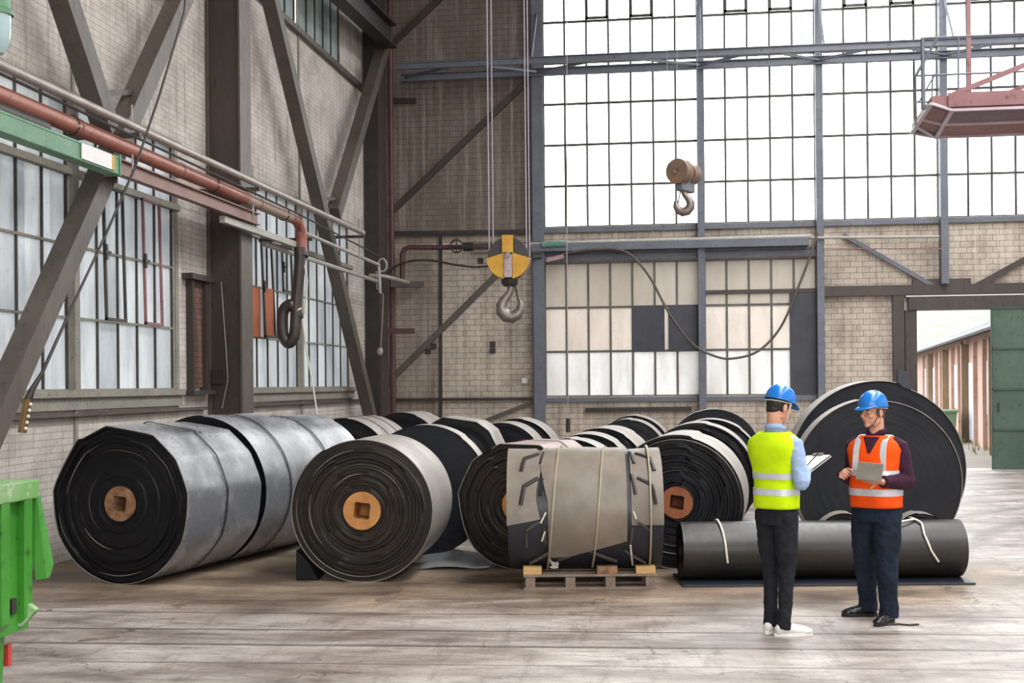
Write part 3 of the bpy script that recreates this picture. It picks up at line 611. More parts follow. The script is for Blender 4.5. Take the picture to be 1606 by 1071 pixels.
tag(MB().tube([onY(850, 384, Yp - .07), onY(873, 383, Yp - .07), onY(888, 382, Yp - .07)], 0.07, 10).build('pipe_wrap', worn('teal_wrap', '3f7a6c', '7d8c88', 9, 0.7), smooth=40), 'teal wrapping around the left end of the pale pipe', 'wrap')
tag(MB().tube(spline([(884, 398), (920, 392), (965, 391), (992, 402), (1020, 436), (1050, 492), (1085, 538), (1120, 558), (1150, 562), (1190, 550), (1225, 512), (1252, 450), (1272, 398), (1282, 365)], YB - 0.4), 0.026, 8).build('hanging_cable', M['steel_grey'], smooth=60), 'grey cable hanging in a deep loop across the lower back window', 'cable')
tag(MB().tube(spline([(604, 432), (622, 417), (648, 409), (680, 409), (720, 416), (760, 418), (850, 404)], YB - 0.42), 0.022, 8).build('wall_cable', M['black_iron'], smooth=60), 'dark cable sagging along the brick behind the yellow hook', 'cable')
k = empty('drop_cable', onY(889, 640, 20.0), 0, 'thin cable with a small dark switch hanging above the pallet roll', 'cable')
wp(MB().tube([onY(889, -60, 20.0), onY(889, 400, 20.0), onY(891, 660, 20.0)], 0.007, 6).build('cord', M['pipe_grey']), k)
wp(MB().tube([onY(891, 656, 20.0), onY(891, 678, 20.0)], 0.035, 8).build('switch_box', M['black_iron']), k)
for x, y, lb_ in ((672, 551, 'dark anchor block just left of the long brick brace'), (680, 543, 'dark anchor block touching the long brick brace'), (773, 540, 'upper one of two dark anchor blocks on bare pale brick'), (773, 550, 'lower one of two dark anchor blocks on bare pale brick'), (754, 409, 'lone dark anchor block beside the yellow hook block')):
    tag(MB().box(-0.06, 0.06, -0.04, 0.0, -0.06, 0.06).build('wall_anchor', M['black_iron']), lb_, 'anchor', 'anchor blocks on the pale brick'); bpy.context.scene.collection.objects[-1].location = onY(x, y, YB)
tag(MB().box(-0.06, 0.06, -0.05, 0, -0.06, 0.06).build('socket_box', M['white']), 'small white socket box beside the post on pale brick', 'socket'); bpy.context.scene.collection.objects[-1].location = onY(823, 597, YB)

# ------------------------------------------------------------------ gate
g = empty('door_1', (6.36, YB - 0.35, 0)); struct(g)
def leaf(root, x0, x1, y, z1, mat, nm, cols=2, rows=4):
    m = MB(); m.box(x0, x1, y, y + 0.05, 0.02, z1); wp(m.build(nm, mat), root)
    m = MB(); wd = (x1 - x0) / cols
    for i in range(cols + 1): m.box(x0 + wd * i - 0.02, x0 + wd * i + 0.02, y - 0.03, y, 0.02, z1)
    for j in range(rows + 1): m.box(x0, x1, y - 0.03, y, max(0.02, z1 / rows * j - 0.02), z1 / rows * j + 0.02)
    wp(m.build('rail_bars', worn('dark_green_bars', '33443a', '41544a', 2, 0.6)), root)
leaf(g, 6.36, 9.1, YB - 0.32, 3.42, M['green_door'], 'door_leaf', 4, 4)
hh = MB().tube([(6.47, YB - 0.37, 1.25), (6.47, YB - 0.41, 1.25), (6.47, YB - 0.41, 1.42), (6.47, YB - 0.37, 1.42)], 0.015, 6).build('door_handle', M['black_iron']); wp(hh, g)
g = empty('door_2', (4.62, YB, 0)); struct(g)
wp(MB().box(4.64, 4.88, YB - 0.1, YB + 0.35, 0, 3.42).build('door_leaf', M['steel_dark']), g)
wp(MB().prism([(4.62, YB - 0.13, 0), (4.72, YB - 0.13, 0), (4.72, YB - 0.13, 1.7), (4.66, YB - 0.13, 2.1), (4.46, YB - 0.13, 2.15), (4.46, YB - 0.13, 0)], (0, -0.05, 0)).build('guard_plate', M['tar']), g)

# ------------------------------------------------------------------ crane hooks
def hook_mesh(s, flip=1):
    """shank down from origin, opening towards +x*flip, in the local XZ plane"""
    pts, rs = [], []
    for x, z, r in ((0, 0, .055), (0, -.10, .055), (-.03, -.17, .058), (-.10, -.25, .07), (-.145, -.34, .085), (-.135, -.43, .095), (-.07, -.50, .10), (.02, -.52, .095), (.10, -.48, .085), (.15, -.40, .065), (.155, -.32, .045), (.14, -.26, .025)):
        pts.append((x * flip * s, 0, z * s)); rs.append(r * s)
    return MB().tube(pts, rs, 14, flat=0.75)
p = at(798, 405, 16.5)
R = 0.275
hk = empty('crane_hook_block', p, math.radians(4), 'yellow and black crane hook block hanging left of the big window', 'crane hook')
MB().lathe([(0, -.10), (R * .96, -.10), (R * .98, -.085), (R * .86, -.05), (R * .84, 0), (R * .86, .05), (R * .98, .085), (R * .96, .10), (0, .10)], (0, 0, 0), (0, 1, 0), 40).build('sheave', M['black_iron'], hk, smooth=40)
pl = MB()
def sector(mb, y, t, a0, a1, r, n=20):
    pts = [(0, y, 0)] + [(r * math.cos(math.radians(a0 + (a1 - a0) * k / n)), y, r * math.sin(math.radians(a0 + (a1 - a0) * k / n))) for k in range(n + 1)]
    mb.prism(pts, (0, t, 0))
def guard(y, t):
    mb = MB(); r = R * 1.02
    pts = [(-0.055, y, 0.06), (-r * .98, y, 0.0 - .01)] + [(r * math.cos(math.radians(a)), y, r * math.sin(math.radians(a))) for a in range(184, 264, 8)] + [(-0.055, y, -r * .98)]
    mb.prism(pts, (0, t, 0)); mb.prism([(-x, yy_, z) for x, yy_, z in pts], (0, t, 0)); return mb
guard(-0.13, 0.03).build('side_guard', M['yellow'], hk); guard(0.10, 0.03).build('side_guard', M['yellow'], hk)
MB().box(-0.075, 0.065, -0.16, -0.12, 0.06, 0.285).build('top_strap', M['yellow'], hk); MB().box(-0.075, 0.065, 0.12, 0.15, 0.06, 0.285).build('top_strap', M['yellow'], hk)
MB().box(-0.05, 0.05, -0.15, -0.12, -0.26, 0.04).build('number_plate', worn('pink_grey_plate', 'b0a0a0', '8c7c80', 20, 0.5), hk)
MB().lathe([(0, -.18), (.035, -.18), (.035, .17), (0, .17)], (0, 0, .03), (0, 1, 0), 12).build('axle', M['hooksteel'], hk, smooth=40)
MB().lathe([(0.0, 0), (0.11, 0), (0.11, -.05), (0.08, -.09), (0, -.09)], (0.01, 0, -R), (0, 0, 1), 20).build('swivel', M['black_iron'], hk, smooth=40)
o = hook_mesh(0.85).build('hook', M['hooksteel'], hk, smooth=60); o.location = (0.02, 0, -R - 0.05)
MB().tube([(.07, 0, -R - .05), (.12, 0, -R - .28)], 0.012, 6).build('safety_latch', M['black_iron'], hk)
zt = 12.55 - p.z
for x, y in ((-.25, -.05), (-.205, .05), (.235, -.05), (.27, .05)): MB().tube([(x, y, 0.02), (x * 0.99 - 0.012, y, zt)], 0.009, 6).build('rope', M['rope_wire'], hk)
MB().tube([(.26 + 0.02 * math.sin(q), -.05, 0)for q in (0,)] + [(R * 1.04 * math.cos(math.radians(a)), -.05, R * 1.04 * math.sin(math.radians(a))) for a in range(-5, -60, -9)], 0.01, 6).build('rope_wrap', M['rope_wire'], hk)

p = at(1061, 268, 20.0)
h2 = empty('crane_hook_block', p, math.radians(-28), 'brown double drum crane hook hanging in front of the big window', 'crane hook')
drum = worn('dull_ochre_drum', '6b5850', '84694f', 4, 0.55, c3='453a38')
for y, r in ((0, .20), (.34, .165)):
    MB().lathe([(0, 0), (.045, -.02), (.045, 0), (r * .97, 0), (r, .02), (r, .09), (r * .93, .10), (r * .93, .16), (r, .17), (r, .2), (0, .2)], (0, y, 0), (0, 1, 0), 32).build('drum', drum, h2, smooth=40)
MB().box(-.07, .07, .06, .5, -.30, -.12).build('yoke', M['steel_blue'], h2, bevel=0.02)
o = hook_mesh(0.78, -1).build('hook', M['hooksteel'], h2, smooth=60); o.location = (0, .22, -.22); o.rotation_euler = (0, 0, math.radians(28))
MB().tube([(-.05, .22, -.28), (-.10, .22, -.50)], 0.01, 6).build('safety_latch', M['black_iron'], h2)
for x, y in ((-.18, .05), (0, .05), (.16, .42)): MB().tube([(x, y, 0.05), (x, y, 12.55 - p.z)], 0.006, 6).build('rope', M['rope_wire'], h2)

# ------------------------------------------------------------------ red crane walkway, upper right
yn, yf = 16.0, 17.75
A, B_ = onY(1461, 157, yn), onY(1493, 171, yn)
Cf, Df = onY(1468, 213, yf), onY(1430, 207, yf)
xr = 9.0
cw = empty('crane_walkway', (A.x, yn, A.z), 0, 'red crane walkway with slanting lit underside at the upper right', 'crane walkway')
zb = B_.z
zt_ = onY(1461, 150, yn).z
A = Vector((A.x, yn, zb + 0.09)); Df = Vector((Df.x, yf, zb + 0.07)); B_ = Vector((B_.x, yn, zb)); Cf = Vector((Cf.x, yf, zb + .0))
Br, Cr = Vector((xr, yn, zb)), Vector((xr, yf, zb))
up = Vector((0, 0, 0.16))
m = MB(); m.add([B_, Br, Cr, Cf, B_ + up, Br + up, Cr + up, Cf + up, A, Df, A + Vector((0, 0, .08)), Df + Vector((0, 0, .1))],
      [(0, 3, 2, 1), (0, 1, 5, 4), (1, 2, 6, 5), (2, 3, 7, 6), (4, 5, 6, 7), (0, 8, 9, 3), (0, 4, 10, 8), (3, 9, 11, 7), (8, 10, 11, 9), (4, 7, 11, 10)])
wp(m.build('deck', M['steel_red']), cw)
fr = MB()
for a_, b_ in ((A, Df), (B_, Cf), (B_, Br), (Cf, Cr), (A, B_), (Df, Cf), ((A + Df) / 2, (B_ + Cf) / 2), ((B_ + Cf) / 2, (Br + Cr) / 2), ((A * .25 + Df * .75), Cf)):
    fr.beam(a_ - Vector((0, 0, .015)), b_ - Vector((0, 0, .015)), 0.05, 0.03)
wp(fr.build('pale_frame', worn('pale_pink_frame', 'b9a5ae', 'cbbcc4', 3, 0.5)), cw)
e = Vector((0, 0, -.006))
def lerp(a, b, t): return a + (b - a) * t
wp(MB().add([A + e, B_ + e, Cf + e, Df + e], [(0, 1, 2, 3)]).build('end_panel', M['tar']), cw)
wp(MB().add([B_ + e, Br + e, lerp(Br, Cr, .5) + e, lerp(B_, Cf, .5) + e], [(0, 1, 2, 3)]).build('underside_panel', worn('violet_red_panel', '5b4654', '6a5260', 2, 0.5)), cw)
wp(MB().box(B_.x - 0.05, xr, yn - 0.04, yn, zb + 0.02, zt_ + 0.02).build('edge_beam', M['steel_red']), cw)
rl = MB()
zr = zb + 0.16
P0 = Vector((onY(1436, 120, yf).x, yf, 0))
def rp(x, y, Y=yn): return onY(x, y, Y)
for a_, b_, r_ in (((1445, 60), (1606, 53), .01), ((1436, 119), (1470, 60), .014), ((1434, 119), (1606, 112), .009), ((1435, 160), (1470, 160), .008), ((1447, 60), (1448, 172), .018),
                   ((1436, 118), (1437, 200), .008), ((1463, 116), (1461, 160), .008), ((1503, 58), (1503, 145), .008), ((1467, 116), (1440, 162), .008)):
    rl.tube([rp(*a_, yn + .3), rp(*b_, yn + .3)], r_ * 1.5, 6)
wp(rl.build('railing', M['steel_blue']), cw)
wp(MB().beam(rp(1495, 148, yn + .1), rp(1680, 72, yn + .1), 0.05, 0.06).build('stay', M['steel_red']), cw)
wp(MB().beam(rp(1580, 146, yn + .3), rp(1700, 98, yn + .3), 0.04, 0.05).build('stay', M['steel_red']), cw)
wp(MB().beam(rp(1520, 146, yn + .9), (rp(1520, 146, yn + .9).x, yn + .9, 12.5), 0.05, 0.05).build('hanger', M['steel_red']), cw)
wp(MB().beam((8.5, yn + .9, zb + .1), (8.5, yn + .9, 12.5), 0.08, 0.08).build('hanger', M['steel_red']), cw)

# ------------------------------------------------------------------ green skip, lower left
Xs = -3.03
sk = empty('green_skip', (-4.2, 3.6, 0), 0, 'bright green steel skip with scuffed rim at the lower left corner', 'skip')
y1 = 5.62
wp(MB().box(-5.4, Xs - 0.045, 1.8, y1 - 0.03, 0.78, 1.44).prism([(-5.2, 1.9, .12), (Xs - .13, 1.9, .12), (Xs - .09, 1.9, .78), (-5.4, 1.9, .78)], (0, y1 - 0.16 - 1.9, 0)).build('body', M['green_skip']), sk)
wp(MB().box(-5.45, Xs + 0.0, 1.75, y1, 1.385, 1.475).build('rim', M['green_rim'], bevel=0.008), sk)
for y in (1.95, 2.55, 3.15, 3.75, 4.35, 4.92, 5.30, 5.50): wp(MB().prism([(Xs - 0.05, y, 0.80), (Xs - 0.012, y, 0.84), (Xs - 0.006, y, 1.385), (Xs - 0.05, y, 1.385)], (0, 0.07, 0)).build('rib', M['green_skip'], bevel=0.004), sk)
wp(MB().prism([(Xs - 0.055, y1 - 0.03, 1.385), (Xs, y1 - 0.02, 1.40), (Xs + 0.055, y1 + 0.0, 1.07), (Xs + 0.045, y1 - 0.02, 1.01), (Xs - 0.01, y1 - 0.03, 1.0)], (0, 0.03, 0)).build('corner_plate', M['green_skip'], bevel=0.004), sk)
wp(MB().prism([(Xs - 0.16, y1 - 0.17, 0.80), (Xs - 0.03, y1 - 0.12, 0.80), (Xs + 0.02, y1 - 0.08, 0.87), (Xs - 0.02, y1 - 0.1, 0.91), (Xs - 0.16, y1 - 0.17, 0.92)], (0, 0.04, 0)).build('hook_lug', M['green_rim'], bevel=0.004), sk)
wp(MB().box(Xs - 0.13, Xs - 0.03, y1 - 0.2, y1 - 0.16, 0.87, 0.94).build('dark_stop', M['black_iron']), sk)
wp(MB().box(Xs - 0.11, Xs - 0.085, y1 - 0.14, y1 - 0.11, 0.62, 0.72).build('red_mark', plain('red_tape', 'b03a34', 0.5)), sk)
for y in (2.5, 4.6): wp(MB().box(-5.0, -3.5, y, y + .15, 0, .12).build('skid', M['green_skip']), sk)
for z in (1.30, 1.18, .98): wp(MB().tube([(Xs - .08, y1 - .22 - z * .05, z), (Xs - .05, y1 - .21, z - .02), (Xs - .045, y1 - .2, z - .05), (Xs - .07, y1 - .2, z - .07)], 0.006, 6).build('wire_hook', M['black_iron']), sk)

# ------------------------------------------------------------------ yard outside
struct(MB().box(-60, 90, YB + 0.35, 140, -0.35, -0.05).box(-60, -7.2, -12, YB + .35, -0.35, -0.05).build('ground', worn('pale_yard_ground', '6d6862', '7a756d', 0.6, 0.9, c3='5a6348', fine=3)))
o0 = c2w(14.87, 41.8); ang = math.atan2(.97 * CC + .245 * S - 0, 1e-9)
dirw = (c2w(.2425, .97) ).normalized()
rz = math.atan2(-dirw.x, dirw.y)
bd = empty('brick_shed', (o0.x, o0.y, -0.05), rz, 'pale pink brick shed with a low pitched roof seen through the gate', 'building')
shed = worn('pale_pink_render', '94776b', 'a38a7e', 0.8, 0.9, c3='7a5a4e')
MB().box(0, 7, -14, 44, 0, 3.30).build('walls', shed, bd)
m = MB()
for k in range(6):
    a_, b_ = -14.6 + k * 10, -4.6 + k * 10
    m.prism([(-0.55, a_, 3.22), (3.5, a_, 4.15), (7.6, a_, 3.22), (7.6, a_, 3.36), (3.5, a_, 4.32), (-0.55, a_, 3.36)], (0, 10.0 - .02 * k, 0))
m.build('roof', worn('pale_sheet_roof', '77767a', '85848a', 1.0, 0.7), bd)
MB().tube([(-0.6, -14.6, 3.2), (-0.6, 44, 3.2)], 0.07, 8).build('gutter', M['tar'], bd)
for k in range(12):
    y = -8.8 + k * 2.35
    MB().box(-0.22, 0, y, y + 0.32, 0, 3.1).build('pilaster', worn('ochre_post', '6a5a45', '7c6b54', 2, 0.8), bd) if k % 3 == 0 else MB().box(-0.12, 0, y, y + 0.2, 0, 3.1).build('pilaster', shed, bd)
    if k % 2 == 0: MB().box(-0.05, 0.0, y + 0.6, y + 2.0, 0.1 if k % 4 else 1.0, 2.5).build('window_panel', worn('grey_white_panel', '8a8e9a', '9a9ca6', 2, 0.5), bd)
MB().tube([(-0.16, -1.2, 0), (-0.16, -1.2, 3.2)], 0.05, 8).build('downpipe', M['steel_red'], bd)
bn = empty('waste_bin', c2w(13.6, 40.2, -.05), rz, 'pale green waste bin standing against the pink shed', 'bin')
MB().prism([(-.35, -.45, 0), (.35, -.45, 0), (.42, -.5, .95), (-.42, -.5, .95)], (0, .95, 0)).build('tub', plain('pale_green_plastic', '5c7556', 0.5), bn)
MB().box(-.45, .45, -.55, .5, .95, 1.03).build('lid', plain('pale_green_lid', '5e7a58', 0.5), bn, bevel=0.02)
# grass tufts
gm = MB(); rnd = random.Random(5)
for k in range(500):
    q = c2w(14.6 - rnd.random() * 1.2 + 0, 41.0 + rnd.random() * 6 - 8, -.05); q = q + dirw * rnd.uniform(-6, 8); hgt = rnd.uniform(.1, .35); a_ = rnd.uniform(0, 6.28); t_ = Vector((math.cos(a_), math.sin(a_), 0)) * 0.02
    gm.add([q - t_, q + t_, q + Vector((rnd.uniform(-.1, .1), rnd.uniform(-.1, .1), hgt))], [(0, 1, 2)])
tag(gm.build('grass', plain('dry_yard_grass', '6a7038', 0.9), fix=False), 'dry grass at the foot of the pink shed', 'grass', kind='stuff')
# wooded slope behind
hm = MB(); nx, ny = 60, 16
vs = []
for j in range(ny + 1):
    for i in range(nx + 1):
        x = -40 + i * 3.0; y = 92 + j * 3.0; z = 1 + j * .72 + noise.noise(Vector((x * .25, y * .25, 0))) * 1.0 + noise.noise(Vector((x * .9, y * .9, 3))) * .6
        vs.append((x, y, max(-.3, z)))
hm.add(vs, [(j * (nx + 1) + i, j * (nx + 1) + i + 1, (j + 1) * (nx + 1) + i + 1, (j + 1) * (nx + 1) + i) for j in range(ny) for i in range(nx)])
struct(hm.build('hillside', worn('pale_green_woods', '5d6a58', '6c7866', 0.5, 0.95, c3='7a8474', fine=6), smooth=180))

# ------------------------------------------------------------------ conveyor belt rolls
def roll(label, a, d, D, L, phi, nm='belt_roll', core=None, corem='wood', face='rub_face', top='rub_top', facet=0.0, nf=10, seed=0, straps=(), turns=14, na=96, nr=56, relief=0.012, z0=0.0, group=None, lap=0.012, loc=None, hole=0.42, foff=0.0, sag=0.985, edge=0, arcs=0):
    rnd = random.Random(seed); R = D / 2; rc = (core or 0.12)
    root = empty(nm, loc or c2w(a, d, z0), math.atan2(S, CC) - math.radians(phi), label, 'belt roll', group)
    lev = [rnd.uniform(-1, 1) * (1.0 if rnd.random() < .35 else .35) for _ in range(turns + 3)]
    # uneven flats pulled out of the round
    cs = sorted((k + rnd.uniform(-.28, .28)) / nf * 2 * math.pi + foff for k in range(nf))
    def rad(th):
        if not facet: return 1.0
        th = (th - cs[0]) % (2 * math.pi) + cs[0]
        for k in range(nf):
            c0_, c1_ = cs[k], cs[k + 1] if k < nf - 1 else cs[0] + 2 * math.pi
            if c0_ <= th <= c1_:
                hw = (c1_ - c0_) / 2; q = math.cos(hw) / math.cos(th - (c0_ + c1_) / 2); fc = facet * (0.55 + 0.45 * math.sin(th))
                return 1 - fc + fc * (0.35 + 0.65 * q) * 1.0
        return 1.0
    vs, fs, mi = [], [], []
    zc = R * sag
    def P(r, th, y):
        s = 1 + (rad(th) - 1) * (r / R) ** 3
        return (r * s * math.cos(th), y, max(0.0, zc + r * s * math.sin(th)))
    th0 = rnd.uniform(0.9, 2.2)
    for i in range(nr + 1):
        for k in range(na):
            th = 2 * math.pi * k / na; fr_ = ((th - th0) / (2 * math.pi)) % 1.0
            Rk = R - lap * fr_; r = rc + (Rk - rc) * i / nr
            t = (r - rc) / (R - rc) * turns - fr_ + 1
            q = int(max(0, t)); f = t - q
            y = relief * (lev[min(q, turns + 2)]) + (0.0045 * (1 - (2 * f - 1) ** 8) if i < nr else 0.0)
            vs.append(P(r, th, y if i < nr else -0.004))
    def rings(n0, n1, m):
        for k in range(na): fs.append((n0 + k, n0 + (k + 1) % na, n1 + (k + 1) % na, n1 + k)); mi.append(m)
    for i in range(nr): rings(i * na, (i + 1) * na, 0)
    base = nr * na
    for y in [L * q / 5 for q in range(1, 6)]:
        n0 = len(vs)
        for k in range(na):
            th = 2 * math.pi * k / na; fr_ = ((th - th0) / (2 * math.pi)) % 1.0
            b_ = 0.004 * noise.noise(Vector((math.cos(th) * 2, math.sin(th) * 2, y * 3 + seed)))
            vs.append(P(R - lap * fr_ + b_, th, y))
        rings(base, n0, 1); base = n0
    n0 = len(vs)
    for k in range(na): vs.append(P(rc, 2 * math.pi * k / na, L - 0.01))
    rings(base, n0, 0); vs.append((0, L - .01, zc)); fs += [(n0 + k, n0 + (k + 1) % na, len(vs) - 1) for k in range(na)]; mi += [0] * na
    mb = MB(); mb.v, mb.f, mb.m = vs, fs, mi
    mb.build('coil', [M[face], M[top]], root, smooth=38)
    for q_ in range(edge):
        MB().tube([P(R - .002 - lap * (((th - th0) / (2 * math.pi)) % 1.0), th, -.006) for th in [th0 + .05 + 6.1 * k / 110 for k in range(111)]], .0055, 6).build('outer_edge', M['rub_edge'], root, smooth=60)
    for q_ in range(arcs):
        rr = rc + (R - rc) * rnd.uniform(.25, .95); a0_ = rnd.uniform(0, 6.28); ln = rnd.uniform(.7, 2.4)
        MB().tube([P(rr - .012 * k / 30, a0_ + ln * k / 30, -relief * .8 - .004) for k in range(31)], [.001 + .0035 * math.sin(math.pi * k / 30) for k in range(31)], 5).build('loose_layer', M['rub_edge'] if q_ % 2 else M['rub_top'], root, smooth=60)
    if core:
        m = MB(); n = 32; hs = core * hole
        circ = [(core * math.cos(2 * math.pi * k / n), core * math.sin(2 * math.pi * k / n)) for k in range(n)]
        def sq(th):
            c_, s_ = math.cos(th + .12), math.sin(th + .12); q = hs / max(abs(c_), abs(s_)); x_, z_ = c_ * q, s_ * q
            return (x_ * math.cos(.12) + z_ * math.sin(.12), -x_ * math.sin(.12) + z_ * math.cos(.12))
        sqr = [sq(2 * math.pi * k / n) for k in range(n)]
        v_ = [(x, 0.10, zc + z) for x, z in circ] + [(x, -0.012, zc + z) for x, z in [(q[0] * .97, q[1] * .97) for q in circ]] + [(x, -0.012, zc + z) for x, z in sqr] + [(x, 0.3, zc + z) for x, z in sqr]
        f_ = [(j * n + k, j * n + (k + 1) % n, (j + 1) * n + (k + 1) % n, (j + 1) * n + k) for j in range(3) for k in range(n)] + [tuple(3 * n + k for k in range(n))]
        m.add(v_, f_); m.build('core', M[corem], root, smooth=30, fix=True)
    for y in straps:
        m = MB(); n0 = []
        for dy, dr in ((-.012, 0.0), (-.012, .006), (.012, .006), (.012, 0.0)):
            n0.append([P(R - 0.001 + dr, 2 * math.pi * k / na, y + dy) for k in range(na)])
        v_ = sum(n0, []); f_ = [(j * na + k, j * na + (k + 1) % na, (j + 1) * na + (k + 1) % na, (j + 1) * na + k) for j in range(3) for k in range(na)]
        m.add(v_, f_); m.build('strap', M['black_iron'], root, smooth=40)
    return root, zc, R
# front row, left: three belts end to end
D1 = 1.58
def onaxis(a, d, phi, L): return a + math.sin(math.radians(phi)) * L, d + math.cos(math.radians(phi)) * L
A0 = (-3.81, 12.3, 18.8)
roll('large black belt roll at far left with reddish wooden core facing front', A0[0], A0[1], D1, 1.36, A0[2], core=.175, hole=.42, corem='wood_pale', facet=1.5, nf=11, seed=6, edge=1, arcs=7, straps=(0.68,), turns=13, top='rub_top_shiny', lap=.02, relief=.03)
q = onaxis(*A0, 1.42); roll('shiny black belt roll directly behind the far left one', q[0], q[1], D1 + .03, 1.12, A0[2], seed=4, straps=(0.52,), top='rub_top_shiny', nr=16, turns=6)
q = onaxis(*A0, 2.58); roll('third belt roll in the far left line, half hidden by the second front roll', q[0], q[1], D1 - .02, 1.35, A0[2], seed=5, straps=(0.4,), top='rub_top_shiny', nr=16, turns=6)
roll('black belt roll with bright orange wooden core, second in the front row', -1.465, 12.3, 1.40, 1.36, 5.3, core=.19, face='rub_face_brown', top='rub_top_pale', seed=11, turns=16, relief=.024, hole=.42, edge=1, arcs=8)
roll('smooth matte grey belt disc standing behind the orange core roll', (664 - 803) * 14.2 / F, 14.2, 1.47, .38, 6, face='rub_face_matte', top='rub_top_pale', seed=12, relief=.002, turns=40, nr=20)
roll('pale topped roll behind the third roll of the left line', (538 - 803) * 18.6 / F, 18.6, 1.45, 1.6, 9, seed=13, top='rub_top_pale', nr=16, facet=.3, straps=(.5, 1.1))
roll('farthest left pale topped roll close to the corner column', (629 - 803) * 21.8 / F, 21.8, 1.45, 1.2, 10, seed=14, top='rub_top_pale', nr=16)
roll('dark angular roll behind the matte grey disc', (709 - 803) * 17.7 / F, 17.7, 1.49, .95, 7, seed=15, top='rub_top_pale', facet=1.6, nf=10, nr=30, edge=1)
roll('pale roll right of the dark angular one, nearer of two', (785 - 803) * 19.7 / F, 19.7, 1.33, .9, 8, seed=16, top='rub_top_pale', nr=16)
roll('pale roll right of the dark angular one, farther of two', (800 - 803) * 20.9 / F + .1, 20.9, 1.35, 1.0, 8, seed=17, top='rub_top_pale', nr=16)
roll('angular dark roll with pinkish top behind the pallet', (.055), 13.02, 1.345, 1.25, 18.6, core=.18, face='rub_face_brown', top='rub_top_pink', facet=1.6, nf=10, seed=21, turns=13, relief=.024, straps=(.7,), edge=1, arcs=5)
roll('narrow pale topped roll nearest behind the pallet roll', (892 - 803) * 14.9 / F, 14.9, 1.275, .5, 14, seed=22, top='rub_top_pale', nr=16)
roll('narrow pale topped roll, second behind the pallet roll', (917 - 803) * 15.7 / F, 15.7, 1.29, .85, 8, seed=23, top='rub_top_pale', nr=16)
roll('pale topped roll, third behind the pallet roll', (940 - 803) * 17.2 / F, 17.2, 1.31, 1.2, 12, seed=24, top='rub_top_pale', nr=16)
roll('dark faced roll far behind the pallet roll', (984 - 803) * 21.4 / F, 21.4, 1.31, .9, 9, face='rub_face_matte', seed=25, top='rub_top_pale', nr=16)
roll('farthest pale roll just behind the dark faced one', (993 - 803) * 22.6 / F, 22.6, 1.34, .9, 9, seed=26, top='rub_top_pale', nr=16)
roll('black belt roll with reddish wooden core right of the pallet', (1060 - 803) * 12.95 / F, 12.95, 1.385, 1.35, 12.5, core=.17, corem='wood_red', seed=31, turns=15, top='rub_top_pale', relief=.024, hole=.42, lap=.02, edge=1, arcs=5)
roll('black roll with pale top directly behind the reddish core roll', (1088 - 803) * 15.6 / F + .04, 15.6, 1.42, .9, 11, seed=32, top='rub_top_pale', nr=30)
roll('pale topped roll third in the line behind the reddish core', (1112 - 803) * 17.1 / F, 17.1, 1.42, .7, 11, seed=33, top='rub_top_pale', nr=30)
roll('tall dark disc roll at the end of the reddish core line', (1119 - 803) * 20.3 / F, 20.3, 1.50, .4, 8, face='rub_face_matte', seed=34, top='rub_top_pale', nr=16)
roll('huge dark belt disc standing right behind the man in orange', (1376 - 803) * 13.15 / F, 13.15, 1.74, .32, 5, face='rub_face_matte', top='rub_top_pale', seed=41, relief=.0012, edge=1, turns=26, nr=60, na=128, lap=.03)
roll('largest dark belt disc leaning behind the other huge disc', (1378 - 803) * 13.75 / F, 13.8, 1.92, .42, 4, face='rub_face_matte', top='rub_top_pale', seed=42, relief=.0012, edge=1, turns=26, nr=40, na=128, lap=.03)
# small end-on rings behind the long roll
for x, lb in ((1322, 'small belt coil end between the two men behind the long roll'), (1444, 'small belt coil end behind the right end of the long roll')):
    roll(lb, (x - 803) * 12.72 / F, 12.72, .585, .28, 8, nm='small_belt_coil', top='rub_top_pale', face='rub_face', seed=x, turns=4, nr=20, na=64, relief=.03)

# long thin roll lying across, with mat below
mt = tag(MB().box(0, 2.72, -.34, .42, 0, .022).build('rubber_mat', M['rub_navy'], bevel=.004), 'flat rubber mat lying under the long roll', 'mat'); mt.location = c2w(1.57, 12.12); mt.rotation_euler = (0, 0, TH)
lr, zc, R = roll('long thin belt roll lying crosswise behind the two men', 1.60, 12.18, .56, 2.68, 89.5, face='rub_face', top='rub_long', seed=51, turns=5, nr=24, na=80, relief=.008, z0=.022)
for y, pts in ((.36, [(-.6, 0), (.3, .0), (1.0, .02), (1.6, .035), (1.95, .05)]), (2.22, [(-.6, .03), (.05, -.0), (.5, .06), (1.0, .05), (1.55, .10), (2.0, .19)])):
    P_ = []
    for th, dy in pts: P_.append(((R + .006) * math.sin(th) * 1.0, y + dy, zc + (R + .006) * math.cos(th)))
    out = []
    for i in range(len(P_) - 1):
        t0, t1 = pts[i], pts[i + 1]
        for k in range(6):
            th = t0[0] + (t1[0] - t0[0]) * k / 6; dy = t0[1] + (t1[1] - t0[1]) * k / 6; out.append((-(R + .006) * math.sin(-th) * 1.0, y + dy, zc + (R + .006) * math.cos(th)))
    MB().tube(out, .011, 6).build('white_cord', M['offwhite_cord'], lr, smooth=60)
MB().tube([((R + .01) * math.sin(.25), 2.24, zc + (R + .01) * math.cos(.25)), ((R + .03) * math.sin(.5), 2.10, zc + (R + .03) * math.cos(.5)), ((R + .03) * math.sin(.62), 2.04, zc + (R + .03) * math.cos(.62))], .011, 6).build('cord_end', M['offwhite_cord'], lr, smooth=60)

